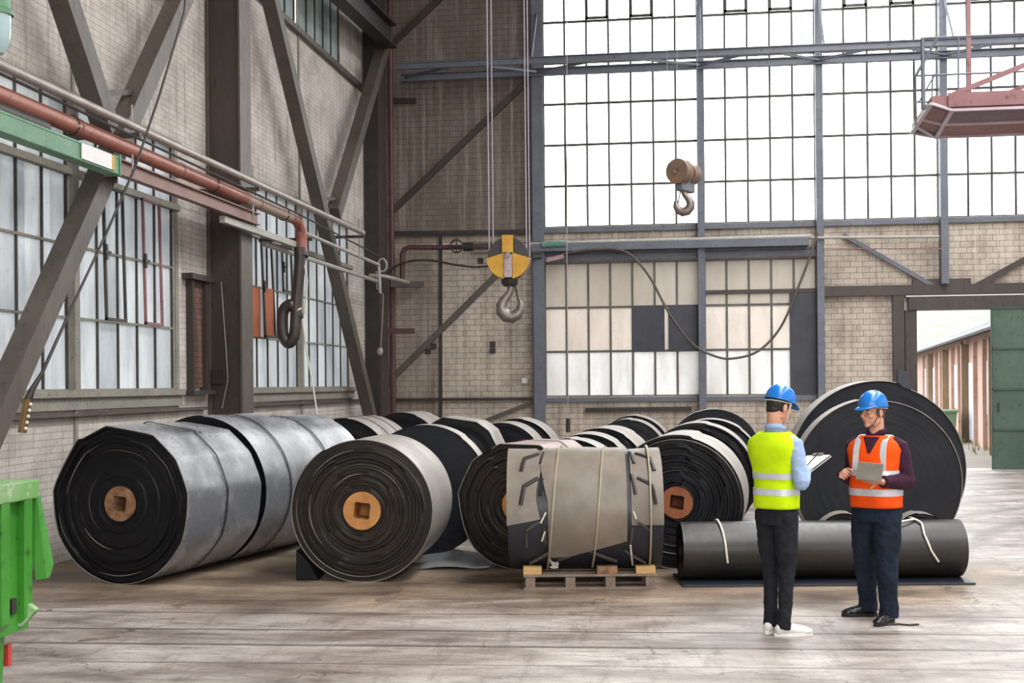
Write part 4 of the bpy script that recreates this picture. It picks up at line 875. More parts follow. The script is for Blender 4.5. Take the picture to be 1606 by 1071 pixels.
# pallet with the strapped roll
pa, pd = (818 - 803) * 11.72 / F, 11.70
pl = empty('wooden_pallet', c2w(pa, pd), TH, 'low grey wooden pallet under the strapped roll', 'pallet')
for k in range(5): MB().box(0, 1.24, .0 + k * .17, .12 + k * .17, .122, .144).build('top_board', M['wood_grey'], pl, bevel=.002)
for k in range(3): MB().box(0, 1.24, k * .34, .1 + k * .34, 0, .022).build('bottom_board', M['wood_grey'], pl, bevel=.002)
for i in range(4):
    for k in range(3): MB().box(.02 + i * .37, .11 + i * .37, k * .34 + .01, k * .34 + .1, .022, .122).build('block', M['wood_grey'], pl)
for x0, x1, lb in ((-.0, .17, 'wood wedge block at the left end of the pallet'), (.68, .87, 'greyish wood wedge block at the middle of the pallet'), (1.04, 1.22, 'wood wedge block at the right end of the pallet')):
    o = tag(MB().box(x0, x1, .0, .12, 0, .07).build('wood_block', M['wood_block'] if x0 != .68 else M['wood_pale'], bevel=.004), lb, 'block'); o.location = c2w(pa, pd - .0, .1445); o.rotation_euler = (0, 0, TH)
ra, rd = (1031 - 803) * 12.12 / F, 12.12
pr, zc, R = roll('worn strapped belt roll lying on the wooden pallet', ra, rd, 1.13, 1.42, -88, face='rub_face', top='rub_navy', seed=61, turns=12, relief=.01, z0=.145, lap=.015)
def surf(e, y, off=0.0): r = R + off; return Vector((-r * math.cos(e), y, zc + r * math.sin(e)))
def patch(nm, mat, poly_y0, poly_y1, e0, e1, off, n=16, m_=10, thick=.014, seed=0, edge=None):
    """curved sheet: y range as functions of e; e0 (bottom, may vary with y) to e1"""
    mb = MB(); vs = []
    for lay in (off, off + thick):
        for i in range(n + 1):
            for j in range(m_ + 1):
                fy = j / m_; eb = e0(fy) if callable(e0) else e0; e = eb + (e1 - eb) * i / n
                ya, yb = (poly_y0(e) if callable(poly_y0) else poly_y0), (poly_y1(e) if callable(poly_y1) else poly_y1)
                y = ya + (yb - ya) * fy; vs.append(surf(e, y, lay + .014 * noise.noise(Vector((e * 2.2, y * 3, seed)))))
    N = (n + 1) * (m_ + 1); g_ = lambda i, j, l: l * N + i * (m_ + 1) + j; fs = []
    for i in range(n):
        for j in range(m_):
            fs += [(g_(i, j, 0), g_(i, j + 1, 0), g_(i + 1, j + 1, 0), g_(i + 1, j, 0)), (g_(i, j, 1), g_(i + 1, j, 1), g_(i + 1, j + 1, 1), g_(i, j + 1, 1))]
    for i in range(n):
        for j in (0, m_): fs.append((g_(i, j, 0), g_(i + 1, j, 0), g_(i + 1, j, 1), g_(i, j, 1)))
    for j in range(m_):
        for i in (0, n): fs.append((g_(i, j, 0), g_(i, j + 1, 0), g_(i, j + 1, 1), g_(i, j, 1)))
    mb.add(vs, fs); return mb.build(nm, M[mat], pr, smooth=50)
# y grows to the left in the picture (right end = 0)
patch('side_flap', 'rub_flap', lambda e: 1.13 + .03 * math.sin(e * 5), 1.43, lambda f: -.16 + .10 * (1 - f), 2.4, .0, seed=1)
patch('side_flap', 'rub_flap', -.005, .29, -.16, 2.4, .0, seed=2)
patch('middle_flap', 'rub_flap', .33, lambda e: 1.05 + .07 * math.sin(max(0, e - .2) * 2.0), lambda f: -.42 - .32 * min(1, f * 1.3), 2.3, .014, seed=3, n=22, m_=16, thick=.016)
def bar(pts, wd=.02, th=.02, off=.01, mat='black_iron', nm='tread_bar'):
    mb = MB(); P_ = []
    for i in range(len(pts) - 1):
        for k in range(5): t_ = k / 5; P_.append((pts[i][0] + (pts[i + 1][0] - pts[i][0]) * t_, pts[i][1] + (pts[i + 1][1] - pts[i][1]) * t_))
    P_.append(pts[-1]); mb.tube([surf(e, y, off) for y, e in P_], wd / 2, 6, flat=None); return mb.build(nm, M[mat], pr, smooth=40)
for s_ in (0, 1):      # slots beside the middle flap, mirrored
    fy = (lambda y: y) if s_ else (lambda y: 1.37 - y)
    for e_ in (1.12, .55):
        bar([(fy(1.30), e_ - .38), (fy(1.27), e_ - .08), (fy(1.14), e_ + .06)], .04, off=.016); bar([(fy(1.09), e_ + .12), (fy(1.12), e_ - .22)], .034, off=.016)
    bar([(fy(1.25), -.25), (fy(1.13), -.10)], .03, mat='rub_top'); bar([(fy(1.25), -.55), (fy(1.25), -.27)], .022, mat='rub_top')
    bar([(fy(1.22), -.95), (fy(1.02), -.62)], .035, mat='rub_top'); bar([(fy(1.09), -.2), (fy(1.07), -.48)], .03, mat='rub_top')
bar([(.96, -.85), (.70, -.60), (.42, -.90)], .035, mat='rub_top')
for y, e0 in ((1.0, -1.1), (.585, -1.0), (.115, -1.1)):
    mb = MB(); n = 40; vs = []
    for i in range(n + 1):
        e = e0 + (3.6 - e0) * i / n; tilt = .05 * (e - .2) if y > .5 else 0.0
        for dy, of in ((-.008, .0), (-.008, .046), (.008, .046), (.008, .0)): vs.append(surf(e, y + dy - tilt, of))
    mb.add(vs, [(i * 4 + k, i * 4 + (k + 1) % 4, (i + 1) * 4 + (k + 1) % 4, (i + 1) * 4 + k) for i in range(n) for k in range(4)]); mb.build('packing_strap', plain('yellowish_strap', '9a9078', .4), pr)
for pts in ([(1.07, .05), (1.12, -.12)], [(1.08, -.25), (1.11, -.42)], [(1.05, -.75), (1.0, -1.05)], [(.30, -.5), (.27, -1.0)], [(.275, .06), (.25, -.06)]): bar(pts, .018, off=.02, mat='offwhite_cord', nm='white_cord')
mb = MB()
for k in range(9): rr = random.Random(k); mb.tube([surf(-1.0, 1.0, .03) + Vector((-.02, rr.uniform(-.04, .04), rr.uniform(-.02, .05))) for _ in range(4)], .009, 5)
mb.build('knot', M['offwhite_cord'], pr, smooth=60)

# odds and ends on the floor
fm = MB(); vs = []; nx, ny = 16, 8
for j in range(ny + 1):
    for i in range(nx + 1):
        x = i / nx * .75; y = j / ny * 1.3; vs.append((x, y, .004 + .035 * max(0, noise.noise(Vector((x * 5, y * 4, 1)))) + .03 * abs(math.sin(x * 5))))
fm.add(vs, [(j * (nx + 1) + i, j * (nx + 1) + i + 1, (j + 1) * (nx + 1) + i + 1, (j + 1) * (nx + 1) + i) for j in range(ny) for i in range(nx)])
o = tag(fm.build('plastic_sheet', M['film'], smooth=60), 'crumpled plastic sheet on the floor between two front rolls', 'sheet'); o.location = c2w(-1.0, 13.05, .0); o.rotation_euler = (0, 0, TH)
o = tag(MB().prism([(0, 0, 0), (.22, 0, 0), (.12, 0, .18), (0, 0, .30)], (0, 1.0, 0)).build('rubber_chock', M['rub_face'], bevel=.01), 'black wedge under the left side of the orange core roll', 'wedge'); o.location = c2w(-2.13, 12.42); o.rotation_euler = (0, 0, TH)
o = tag(MB().prism([(0, 0, 0), (.30, .05, 0), (.31, .09, 0), (.06, .06, 0)], (0, 0, .012)).build('wood_splinter', M['wood_grey']), 'thin wood splinter on the floor at the lower left', 'splinter'); o.location = onZ(122, 1007); o.rotation_euler = (0, 0, .5)
o = tag(MB().tube([(0, 0, .008), (.08, .02, .01), (.16, 0, .008), (.24, .03, .008)], .008, 6).build('cord_scrap', M['black_iron']), 'scrap of dark cord beside the black shoe', 'cord'); o.location = onZ(1392, 981)

# ------------------------------------------------------------------ people
def remesh(o, vox, smooth=4, wr=None, ws=0.07):
    m = o.modifiers.new('r', 'REMESH'); m.mode = 'VOXEL'; m.voxel_size = vox; m.use_smooth_shade = True
    if smooth: s = o.modifiers.new('s', 'SMOOTH'); s.iterations = smooth; s.factor = 0.5
    if wr:
        t = bpy.data.textures.new('folds', 'CLOUDS'); t.noise_scale = ws; t.noise_depth = 2
        d = o.modifiers.new('d', 'DISPLACE'); d.texture = t; d.strength = wr; d.mid_level = 0.5
    return o
def skinmat():
    m, nt, bs = newmat('skin'); tc = nd(nt, 'ShaderNodeTexCoord').outputs['Object']
    nt.links.new(mix(nt, noisetex(nt, tc, 18, 4), rgb('b87f66'), rgb('d3a088')), bs.inputs['Base Color'])
    bs.inputs['Roughness'].default_value = 0.5; bs.inputs['Subsurface Weight'].default_value = 0.08; bs.inputs['Subsurface Scale'].default_value = 0.01
    return m
SK = skinmat()
def cloth(name, c1, c2, sc=30, rough=0.85, c3=None): return worn(name, c1, c2, sc, rough, bmp=0.2, spec=0.25, c3=c3, fine=4)
HB = plain('blue_helmet_plastic', '1670c4', 0.22); REFL = plain('silver_reflective_tape', 'cdd0da', 0.35, 0.2)

def tbl(T, z):
    if z <= T[0][0]: return T[0][1:]
    for p, q in zip(T, T[1:]):
        if z <= q[0]:
            t = (z - p[0]) / (q[0] - p[0]); return tuple(p[k] + (q[k] - p[k]) * t for k in (1, 2, 3))
    return T[-1][1:]
def tpt(T, z, th, off=0.0):
    a, b, yc = tbl(T, z); e = 0.82
    c, s = math.cos(th), math.sin(th)
    x = math.copysign(abs(c) ** e, c) * (a + off); y = math.copysign(abs(s) ** e, s) * (b + off)
    return Vector((x, yc + y, z))
def shell(T, zs, off, n=48, wr=0.0, seed=0, hem=0.0):
    vs = []
    for z in zs:
        for k in range(n):
            th = 2 * math.pi * k / n; p = tpt(T, z, th, off)
            w_ = wr * (noise.noise(Vector((p.x * 9, p.y * 9, p.z * 5 + seed))) + .6 * math.sin(z * 40 + math.sin(th * 2 + seed) * 3) * .4) * (1 if z < zs[-4] else .3)
            vs.append(tpt(T, z, th, off + w_))
    fs = [(i * n + k, i * n + (k + 1) % n, (i + 1) * n + (k + 1) % n, (i + 1) * n + k) for i in range(len(zs) - 1) for k in range(n)]
    return vs, fs

def hand(mb, wrist, d, nrm, thumb, curl, spread=.006, sc=1.0, tcurl=.5):
    """d points along the palm, nrm out of the back of the hand, thumb = +1/-1 side"""
    d = Vector(d).normalized(); nrm = Vector(nrm); nrm = (nrm - d * nrm.dot(d)).normalized(); side = d.cross(nrm) * thumb; W = Vector(wrist)
    for o_ in (-.028, -.010, .010, .026): mb.tube([W + side * o_ * .6 * sc, W + d * .045 * sc + side * o_ * sc, W + d * .088 * sc + side * o_ * sc], [.015 * sc, .015 * sc, .012 * sc], 8)
    mb.ball(W + d * .04 * sc + side * .024 * sc - nrm * .006, (.018 * sc,) * 3, 10, 8)
    for i, (o_, L) in enumerate(((.031, .92), (.010, 1.0), (-.011, .94), (-.031, .75))):
        p = W + d * (.085 - .004 * abs(i - 1)) * sc + side * o_ * sc; an = 0.0; pts = [p]; cc = curl[i]
        for k, l_ in enumerate((.042, .027, .021)):
            an += cc * (1.0 if k else .8); v = d * math.cos(an) - nrm * math.sin(an) + side * (o_ / .03) * spread * 6 * .1
            p = p + v * l_ * L * sc; pts.append(p)
        mb.tube(pts, [.0092 * sc, .0088 * sc, .0082 * sc, .0068 * sc], 8); mb.ball(pts[-1], .0068 * sc, 8, 6)
    p = W + d * .022 * sc + side * .030 * sc; v = (d * .7 + side * .75 - nrm * .25 * tcurl * 2).normalized()
    q = p + v * .038 * sc; v2 = (d * .95 + side * .15 - nrm * tcurl).normalized(); r_ = q + v2 * .032 * sc; s_ = r_ + (v2 - side * .3).normalized() * .022 * sc
    mb.tube([p, q, r_, s_], [.014 * sc, .0115 * sc, .0105 * sc, .008 * sc], 8); mb.ball(s_, .008 * sc, 8, 6)

def person(label, loc, rz, T, joints, headc, headrot, mats, vest_z, stripes, hair_c, wide, older):
    root = empty('person', loc, rz, label, 'person')
    J = {k: Vector(v) for k, v in joints.items() if k != 'hands'}
    # --- body, one continuous surface
    b = MB(); zs = [T[0][0] - .06] + [T[0][0] + (T[-1][0] - T[0][0]) * k / 14 for k in range(15)]
    vs, fs = shell(T, zs, -.028, 24); fs += [tuple(range(23, -1, -1)), tuple(15 * 24 + k for k in range(24))]; b.add(vs, fs)
    nb = Vector((0, -.01, T[-1][0] - .03)); Rh = Euler(headrot, 'XYZ'); Mh = Matrix.Translation(headc) @ Rh.to_matrix().to_4x4()
    hp_ = lambda x, y, z: Mh @ Vector((x, y, z)); q = 1.0
    b.tube([nb, hp_(0, -.035, -.06), hp_(0, -.02, 0)], [.062, .056, .055], 16)
    b.ball(hp_(0, -.012, .03), (.076, .096, .095), 24, 16, Rh); b.ball(hp_(0, .018, -.045), (.060, .072, .072), 20, 14, Rh)
    b.ball(hp_(0, .066, -.098), (.026, .022, .020), 12, 8, Rh); b.ball(hp_(0, .078, .026), (.052, .018, .012), 12, 8, Rh); b.ball(hp_(0, .07, .055), (.055, .02, .03), 12, 8, Rh)
    b.tube([hp_(0, .084, .016), hp_(0, .103, -.012), hp_(0, .116, -.034)], [.009, .0115, .0135], 10); b.ball(hp_(0, .107, -.036), (.019, .012, .010), 10, 8, Rh)
    for s_ in (-1, 1):
        b.ball(hp_(s_ * .038, .064, -.026), (.026, .024, .022), 12, 8, Rh); b.ball(hp_(s_ * .079, -.008, -.008), (.009, .020, .033), 12, 10, Rh)
        b.tube([hp_(s_ * .03, .03, -.10), hp_(s_ * .058, -.01, -.065)], [.018, .02], 8)
    b.ball(hp_(0, .092, -.056), (.024, .010, .007), 12, 8, Rh); b.ball(hp_(0, .089, -.070), (.020, .010, .008), 12, 8, Rh)
    for s_, n_ in ((1, 'r'), (-1, 'l')):
        b.tube([J['sh_' + n_], J['el_' + n_], J['wr_' + n_]], [.048, .042, .027], 12); b.ball(J['sh_' + n_], .055, 12, 8)
        b.tube([J['hip_' + n_], J['kn_' + n_], J['an_' + n_]], [.075, .052, .04], 12); b.ball(J['an_' + n_], .036, 10, 8)
    for a_ in joints['hands']: hand(b, *a_)
    b.add([tuple(Vector(v) + Vector((0, 0, 0))) for v in MB().ball((0, 0, T[0][0] - .06), (.10, .06, .06), 16, 10).v], MB().ball((0, 0, 0), 1, 16, 10).f)
    remesh(b.build('body', SK, root), 0.004, 2)
    # --- face details and hair
    for s_ in (-1, 1):
        e_ = MB().ball(hp_(s_ * .031, .0755, .004), (.014, .0125, .0085), 12, 8, Rh).build('eye', plain('eye_white', 'd8d0c8', .2), root, smooth=60)
        MB().ball(hp_(s_ * .031 + .002, .0855, .004), (.006, .004, .006), 10, 6, Rh).build('iris', plain('dark_iris', '2a2522', .2), root, smooth=60)
        MB().tube([hp_(s_ * .015, .094, .020), hp_(s_ * .032, .096, .025), hp_(s_ * .05, .084, .019)], [.003, .0042, .003], 6).build('eyebrow', hair_c, root, smooth=60)
    MB().tube([hp_(-.024, .092, -.062), hp_(-.01, .1005, -.0625), hp_(.01, .1005, -.0625), hp_(.024, .092, -.062)], [.0018, .0028, .0028, .0018], 6).build('mouth', plain('lip_skin', '9a5a50', .5), root, smooth=60)
    h_ = MB(); h_.ball(hp_(0, -.024, .028), (.0815, .092, .092), 24, 16, Rh); h_.ball(hp_(0, -.055, -.03), (.058, .05, .045), 16, 10, Rh)
    for s_ in (-1, 1): h_.ball(hp_(s_ * .072, .016, .010), (.011, .014, .028), 10, 8, Rh)
    remesh(h_.build('hair', hair_c, root), 0.005, 2, .006, .02)
    # --- helmet
    hm_ = MB(); n, m_ = 40, 12; vs = []
    for i in range(m_ + 1):
        ph = math.pi / 2 * i / m_
        for k in range(n):
            th = 2 * math.pi * k / n; r_ = math.sin(ph) ** .9
            x = .104 * r_ * math.cos(th); y = .126 * r_ * math.sin(th); z = .120 * math.cos(ph) ** .85 if i < m_ else 0
            if abs(x) < .022: z += .007 * (1 - (abs(x) / .022) ** 4) * (1 - r_ ** 6)
            vs.append(Mh @ Vector((x, y - .004, z + .048)))
    fs = [(i * n + k, i * n + (k + 1) % n, (i + 1) * n + (k + 1) % n, (i + 1) * n + k) for i in range(m_) for k in range(n)]
    v2 = len(vs)
    for k in range(n):
        th = 2 * math.pi * k / n; f_ = max(0, math.sin(th)) ** 2.5
        vs.append(Mh @ Vector(((.109) * math.cos(th), (.131 + .052 * f_) * math.sin(th) - .004, .046 - .022 * f_)))
    fs += [(m_ * n + k, m_ * n + (k + 1) % n, v2 + (k + 1) % n, v2 + k) for k in range(n)]
    hm_.add(vs, fs); ho = hm_.build('helmet', HB, root, smooth=50, fix=True); so = ho.modifiers.new('s', 'SOLIDIFY'); so.thickness = .004
    MB().tube([hp_(.088 * math.cos(a), .108 * math.sin(a) - .012, .033 + .008 * math.sin(a)) for a in [math.radians(x) for x in range(150, 391, 12)]], .011, 6, flat=.4).build('head_band', M['offwhite_cord'], root, smooth=60)
    MB().tube([hp_(.085, .03, .04), hp_(.083, .03, -.03), hp_(.05, .05, -.10), hp_(0, .052, -.124), hp_(-.05, .05, -.10), hp_(-.083, .03, -.03), hp_(-.085, .03, .04)], .004, 6).build('chin_strap', M['offwhite_cord'] if not older else M['steel_grey'], root, smooth=60)
    # --- shirt: sleeves, trunk hidden below the vest, collar
    s = MB(); up_, el_, wr_ = wide['arm']
    for n_ in 'rl':
        sh, el, wr = J['sh_' + n_], J['el_' + n_], J['wr_' + n_]; sx = 1 if n_ == 'r' else -1
        s.tube([sh + Vector((-sx * .07, 0, .03)), sh, sh.lerp(el, .25), sh.lerp(el, .6), el + (el - wr).normalized() * .01], [up_ * .9, up_, up_ * 1.0, up_ * .93, el_], 16)
        s.ball(el, el_ * .98, 12, 8); s.tube([el, el.lerp(wr, .35), el.lerp(wr, .95)], [el_, el_ * .95, wr_], 14)
        s.tube([el.lerp(wr, .84), el.lerp(wr, .97)], [wr_ * 1.12, wr_ * 1.1], 14)
    vs, fs = shell(T, [T[0][0] + .1 + (T[-1][0] - .01 - T[0][0] - .1) * k / 12 for k in range(13)], -.008, 24); fs += [tuple(range(23, -1, -1)), tuple(12 * 24 + k for k in range(24))]; s.add(vs, fs)
    remesh(s.build('shirt', mats['shirt'], root), 0.0065, 3, .012, .05)
    c = MB(); zt = T[-1][0]
    n = 28; vs = []
    for i, (dz, rr, ry) in enumerate(((-.025, .078, .072), (.012, .070, .068), (.040, .067, .064), (.034, .074, .071), (.004, .085, .080))):
        for k in range(n):
            th = 2 * math.pi * k / n + .001; open_ = max(0, math.sin(th)) ** 6
            vs.append(Vector((rr * math.cos(th), ry * math.sin(th) - .008, zt + dz - open_ * .035 + (.014 if math.sin(th) < 0 else 0))))
    c.add(vs, [(i * n + k, i * n + (k + 1) % n, (i + 1) * n + (k + 1) % n, (i + 1) * n + k) for i in range(4) for k in range(n)])
    co = c.build('collar', mats['shirt'], root, smooth=60); so = co.modifiers.new('s', 'SOLIDIFY'); so.thickness = .004
    # --- vest
    zs = [vest_z + (T[-1][0] - .012 - vest_z) * k / 26 for k in range(27)]
    OFF = .012
    vs, fs = shell(T, zs, OFF, 64, .005, 3)
    if older:
        m = MB(); vs2 = []; nz, nx_ = 12, 8
        for i in range(nz + 1):
            z = 1.335 + .128 * i / nz
            for j in range(nx_ + 1):
                xx = (j / nx_ * 2 - 1) * (.003 + .062 * i / nz); a_, b_, yc = tbl(T, z); t_ = min(.999, abs(xx) / (a_ + OFF)); y = (1 - t_ ** (2 / .82)) ** (.82 / 2) * (b_ + OFF)
                vs2.append(Vector((xx, yc + y + .0075 + (.006 if j in (0, nx_) else 0), z)))
        m.add(vs2, [(i * (nx_ + 1) + j, i * (nx_ + 1) + j + 1, (i + 1) * (nx_ + 1) + j + 1, (i + 1) * (nx_ + 1) + j) for i in range(nz) for j in range(nx_)])
        so = m.build('shirt_front', mats['shirt'], root, smooth=60).modifiers.new('s', 'SOLIDIFY'); so.thickness = .006
    v_ = MB().add(vs, fs).build('safety_vest', mats['vest'], root, smooth=70, fix=True); so = v_.modifiers.new('s', 'SOLIDIFY'); so.thickness = .006; so.offset = 1
    for n_ in 'rl':
        sx = 1 if n_ == 'r' else -1; sh = J['sh_' + n_]; d_ = (J['el_' + n_] - sh).normalized()
        a_ = d_.orthogonal().normalized()
    for z0, z1 in stripes:
        m = MB(); N = 64; vs = []
        for z, of in ((z0, OFF + .004), (z0, OFF + .0095), (z1, OFF + .0095), (z1, OFF + .004)):
            for k in range(N):
                th = 2 * math.pi * k / N; p = tpt(T, z, th, 0)
                w_ = .005 * noise.noise(Vector((p.x * 9, p.y * 9, p.z * 5 + 3))); vs.append(tpt(T, z, th, of + w_))
        m.add(vs, [(i * N + k, i * N + (k + 1) % N, (i + 1) * N + (k + 1) % N, (i + 1) * N + k) for i in range(3) for k in range(N)]); m.build('reflective_stripe', REFL, root, smooth=50)
    if older:
        for sx in (-1, 1):
            m = MB(); vs = []; pth = []
            # from the front waist stripe over the shoulder to the back
            zz = [stripes[0][1] + (1.43 - stripes[0][1]) * k / 14 for k in range(15)]
            for fr_ in (1, -1):
                for z in (zz if fr_ == 1 else zz[::-1]):
                    a, b_, yc = tbl(T, z); xx = sx * (.115 - .02 * (z - 1.1)); t_ = min(.999, abs(xx) / (a + OFF)); y = (1 - t_ ** (2 / .82)) ** (.82 / 2) * (b_ + OFF)
                    pth.append(Vector((xx, yc + fr_ * y, z)))
                if fr_ == 1: pth.append(Vector((sx * .105, .02, 1.462))); pth.append(Vector((sx * .105, -.02, 1.464)))
            for i, p in enumerate(pth):
                nrm_ = Vector((0, p.y, (p.z - 1.25) * .8 if p.z > 1.36 else 0)).normalized()
                for dx, of in ((-.024, .004), (-.024, .012), (.024, .012), (.024, .004)): vs.append(p + Vector((dx, 0, 0)) + nrm_ * of)
            m.add(vs, [(i * 4 + k, i * 4 + (k + 1) % 4, (i + 1) * 4 + (k + 1) % 4, (i + 1) * 4 + k) for i in range(len(pth) - 1) for k in range(4)]); m.build('reflective_stripe', REFL, root, smooth=50)
    # --- trousers
    t = MB(); L = wide['leg']
    vs, fs = shell(T, [T[0][0] - .10, T[0][0] - .05, T[0][0], T[0][0] + .06, T[0][0] + .12], -.006, 24); fs += [tuple(range(23, -1, -1)), tuple(4 * 24 + k for k in range(24))]; t.add(vs, fs)
    for n_ in 'rl':
        h0, k0, a0 = J['hip_' + n_], J['kn_' + n_], J['an_' + n_]
        t.tube([h0 + Vector((0, -.005, .06)), h0, h0.lerp(k0, .3), h0.lerp(k0, .7), k0, k0.lerp(a0, .3), k0.lerp(a0, .7), a0 + Vector((0, 0, .05))], [L[0] * .95, L[0], L[1], L[1] * .9 + L[2] * .1, L[2], L[3], L[4], L[4]], 20)
        t.tube([a0 + Vector((0, 0, .10)), Vector((a0.x, a0.y - .004, wide['hem']))], [L[4] * .97, L[4] * 1.06], 18)
    remesh(t.build('trousers', mats['trousers'], root), 0.007, 4, wide['wr'], .05)
    # --- shoes
    for n_ in 'rl':
        a0, tv = J['an_' + n_], J['toe_' + n_].normalized(); sd = Vector((tv.y, -tv.x, 0)); g0 = Vector((a0.x, a0.y, 0))
        R_ = Matrix(((sd.x, tv.x, 0), (sd.y, tv.y, 0), (0, 0, 1))).to_euler(); m = MB()
        m.tube([g0 + tv * -.045 + Vector((0, 0, .055)), g0 + tv * -.02 + Vector((0, 0, .062)), g0 + tv * .05 + Vector((0, 0, .056)), g0 + tv * .12 + Vector((0, 0, .040)), g0 + tv * .185 + Vector((0, 0, .034))], [.036, .042, .043, .043, .030], 16)
        m.ball(g0 + tv * .165 + Vector((0, 0, .034)), (.043, .055, .027), 16, 10, R_); m.ball(g0 + tv * -.04 + Vector((0, 0, .05)), (.036, .034, .045), 14, 10, R_)
        m.tube([g0 + Vector((0, 0, .06)), g0 + tv * -.012 + Vector((0, 0, .105))], [.042, .042], 14)
        sho = remesh(m.build('shoe', mats['shoe'], root), 0.005, 3)
        out = [(.046 * math.sin(a) * (1.0 if math.cos(a) > 0 else .82), .07 + .152 * math.cos(a)) for a in [2 * math.pi * k / 28 for k in range(28)]]
        sl = MB().prism([g0 + sd * x + tv * y for x, y in out], (0, 0, .026)).build('sole', mats['sole'], sho, bevel=.004)
        lc = MB()
        for k in range(4): p = g0 + tv * (.055 + k * .022) + Vector((0, 0, .098 - k * .0075)); lc.tube([p - sd * .022, p + Vector((0, 0, .004)), p + sd * .022], .003, 5)
        lc.build('laces', mats['lace'], sho, smooth=60)
    return root, Mh

# man in the yellow vest, seen from behind
T1 = [(.93, .160, .122, 0), (1.05, .158, .118, 0), (1.15, .155, .110, 0), (1.25, .168, .115, -.005), (1.35, .200, .120, -.01), (1.42, .214, .115, -.015), (1.46, .200, .102, -.015), (1.49, .162, .088, -.015), (1.515, .118, .075, -.012), (1.535, .078, .066, -.01)]
V = Vector
j1 = dict(sh_r=(.188, -.015, 1.43), el_r=(.245, -.02, 1.155), wr_r=(.115, .215, 1.235), sh_l=(-.165, .0, 1.42), el_l=(-.185, .11, 1.17), wr_l=(-.135, .26, 1.19),
          hip_r=(.082, 0, .88), kn_r=(.085, .015, .52), an_r=(.085, -.03, .09), toe_r=(.55, .84, 0), hip_l=(-.082, 0, .88), kn_l=(-.075, .02, .52), an_l=(-.06, .0, .09), toe_l=(-.05, 1, 0))
j1['hands'] = [((.115, .215, 1.235), (-.5, .8, .25), (.55, .35, .75), -1, (.75, .85, .9, .95), .006, 1.0, .9), ((-.135, .26, 1.19), (.35, .85, .1), (-.2, .15, -.95), 1, (.35, .35, .35, .35), .006, 1.0, -.2)]
P1 = c2w((1216 - 803) * 9.56 / F, 9.56)
m1 = dict(shirt=cloth('light_blue_shirt', '8ea4c8', 'a0b4d4'), vest=cloth('fluorescent_yellow', 'c8ea08', 'b8dc04', 12), trousers=cloth('black_denim', '17191e', '22252b', 20), shoe=plain('white_leather', 'dcdad6', .45), sole=plain('white_sole', 'e2e0dc', .6), lace=plain('white_lace', 'e6e4e0', .7))
person('man in yellow vest and blue helmet seen from behind, writing on a clipboard', P1, TH - math.radians(49), T1, j1, V((.01, .035, 1.712)), (math.radians(-16), 0, math.radians(-14)), m1, .955, ((1.175, 1.222), (1.055, 1.105)),
       plain('dark_brown_hair', '1f1814', .6), dict(arm=(.064, .058, .040), leg=(.096, .088, .064, .057, .052), hem=.055, wr=.014), False)
def local(P, rz, v): return P + Matrix.Rotation(rz, 3, 'Z') @ Vector(v)
R1 = TH - math.radians(49)
cb = empty('clipboard', local(P1, R1, (.0, .385, 1.262)), 0, 'open clipboard with white sheets held by the man in yellow', 'clipboard')
cb.rotation_euler = (math.radians(24), math.radians(-4), R1 - math.radians(6))
MB().box(-.125, .125, -.16, .16, -.004, 0).build('board', M['black_iron'], cb)
MB().box(-.115, .117, -.152, .150, 0, .006).build('paper_sheets', M['white'], cb)
MB().box(-.12, .12, -.158, .158, -.016, -.010).build('cover_flap', M['white'], cb)
MB().box(-.05, .05, .14, .165, .006, .018).build('clip', M['hooksteel'], cb)
pn = tag(MB().tube([(0, 0, 0), (0, 0, .12), (0, 0, .14)], [.0035, .0045, .0045], 8).build('pen', M['black_iron'], smooth=50), 'dark pen in the writing hand over the clipboard', 'pen')
pn.location = local(P1, R1, (.035, .335, 1.255)); pn.rotation_euler = (math.radians(-10), math.radians(42), R1)

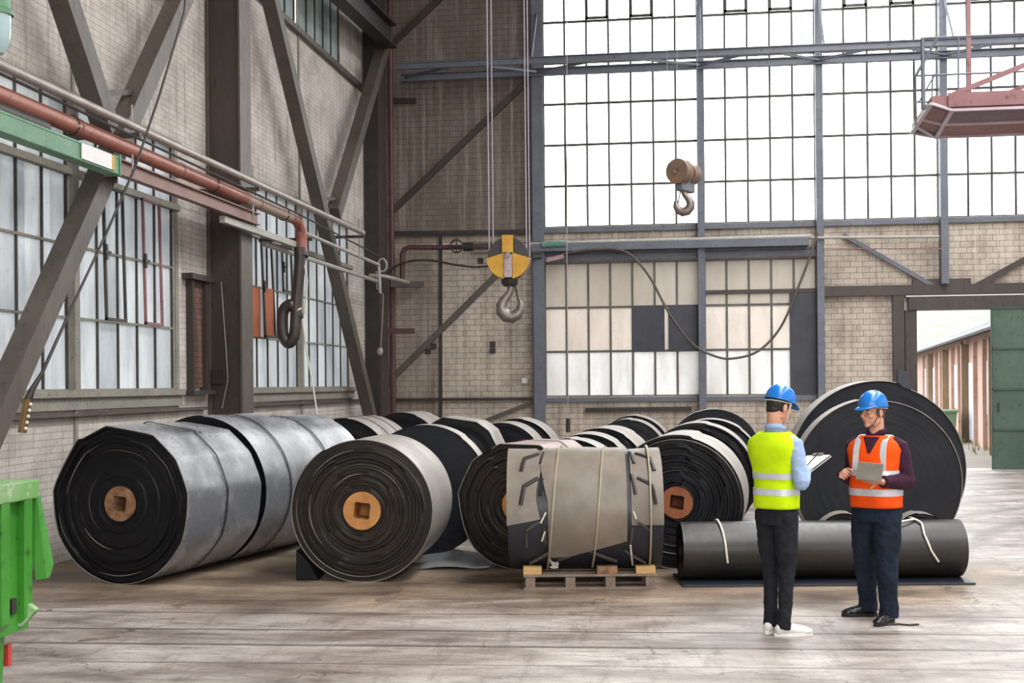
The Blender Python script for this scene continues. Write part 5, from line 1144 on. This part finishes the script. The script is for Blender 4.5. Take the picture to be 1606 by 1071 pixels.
# man in the orange vest, facing the camera side
T2 = [(.89, .182, .140, 0), (1.02, .186, .150, .008), (1.12, .184, .148, .008), (1.22, .186, .138, 0), (1.30, .204, .130, -.005), (1.36, .216, .122, -.01), (1.40, .206, .108, -.012), (1.435, .160, .092, -.012), (1.46, .115, .078, -.01), (1.48, .082, .070, -.01)]
j2 = dict(sh_r=(.195, -.01, 1.38), el_r=(.225, -.05, 1.12), wr_r=(.215, .165, 1.165), sh_l=(-.195, -.01, 1.38), el_l=(-.235, -.03, 1.11), wr_l=(-.135, .21, 1.12),
          hip_r=(.09, 0, .84), kn_r=(.125, -.05, .50), an_r=(.14, -.14, .09), toe_r=(.72, .70, 0), hip_l=(-.09, 0, .84), kn_l=(-.10, .05, .50), an_l=(-.115, .05, .09), toe_l=(.10, 1, 0))
j2['hands'] = [((.215, .165, 1.165), (-.45, .85, .12), (.75, .35, .5), -1, (1.35, 1.4, 1.45, 1.5), .004, 1.0, 1.0), ((-.135, .21, 1.12), (.75, .62, .02), (-.1, .25, -.95), -1, (.25, .28, .32, .4), .005, 1.0, -.9)]
P2 = c2w((1373 - 803) * 10.08 / F, 10.08)
m2 = dict(shirt=cloth('dark_plum_shirt', '2f1626', '3d1e32'), vest=cloth('fluorescent_orange', 'f4560c', 'e84c08', 12), trousers=cloth('dark_blue_jeans', '0f1622', '1d293c', 4), shoe=plain('black_leather', '15151a', .25), sole=plain('black_sole', '101012', .6), lace=plain('black_lace', '1a1a1c', .7))
R2 = TH + math.radians(141)
person('man in orange vest and blue helmet facing left, holding a tablet', P2, R2, T2, j2, V((.01, .03, 1.655)), (math.radians(-2), 0, math.radians(-22)), m2, .905, ((1.155, 1.20), (1.0, 1.055)),
       plain('grey_brown_hair', '4a3e36', .6), dict(arm=(.068, .066, .046), leg=(.112, .108, .086, .080, .074), hem=.045, wr=.02), True)
tb = empty('tablet_case', local(P2, R2, (-.075, .30, 1.205)), 0, 'grey tablet in a case held upright by the man in orange', 'tablet')
tb.rotation_euler = (math.radians(14), math.radians(-4), R2 + math.radians(10))
MB().box(-.098, .098, 0, .012, -.075, .065).build('case', worn('grey_brown_case', '6f6962', '7d766e', 10, .5), tb, bevel=.003)
MB().box(-.094, .094, -.006, -.001, -.07, .068).build('cover', M['white'], tb)
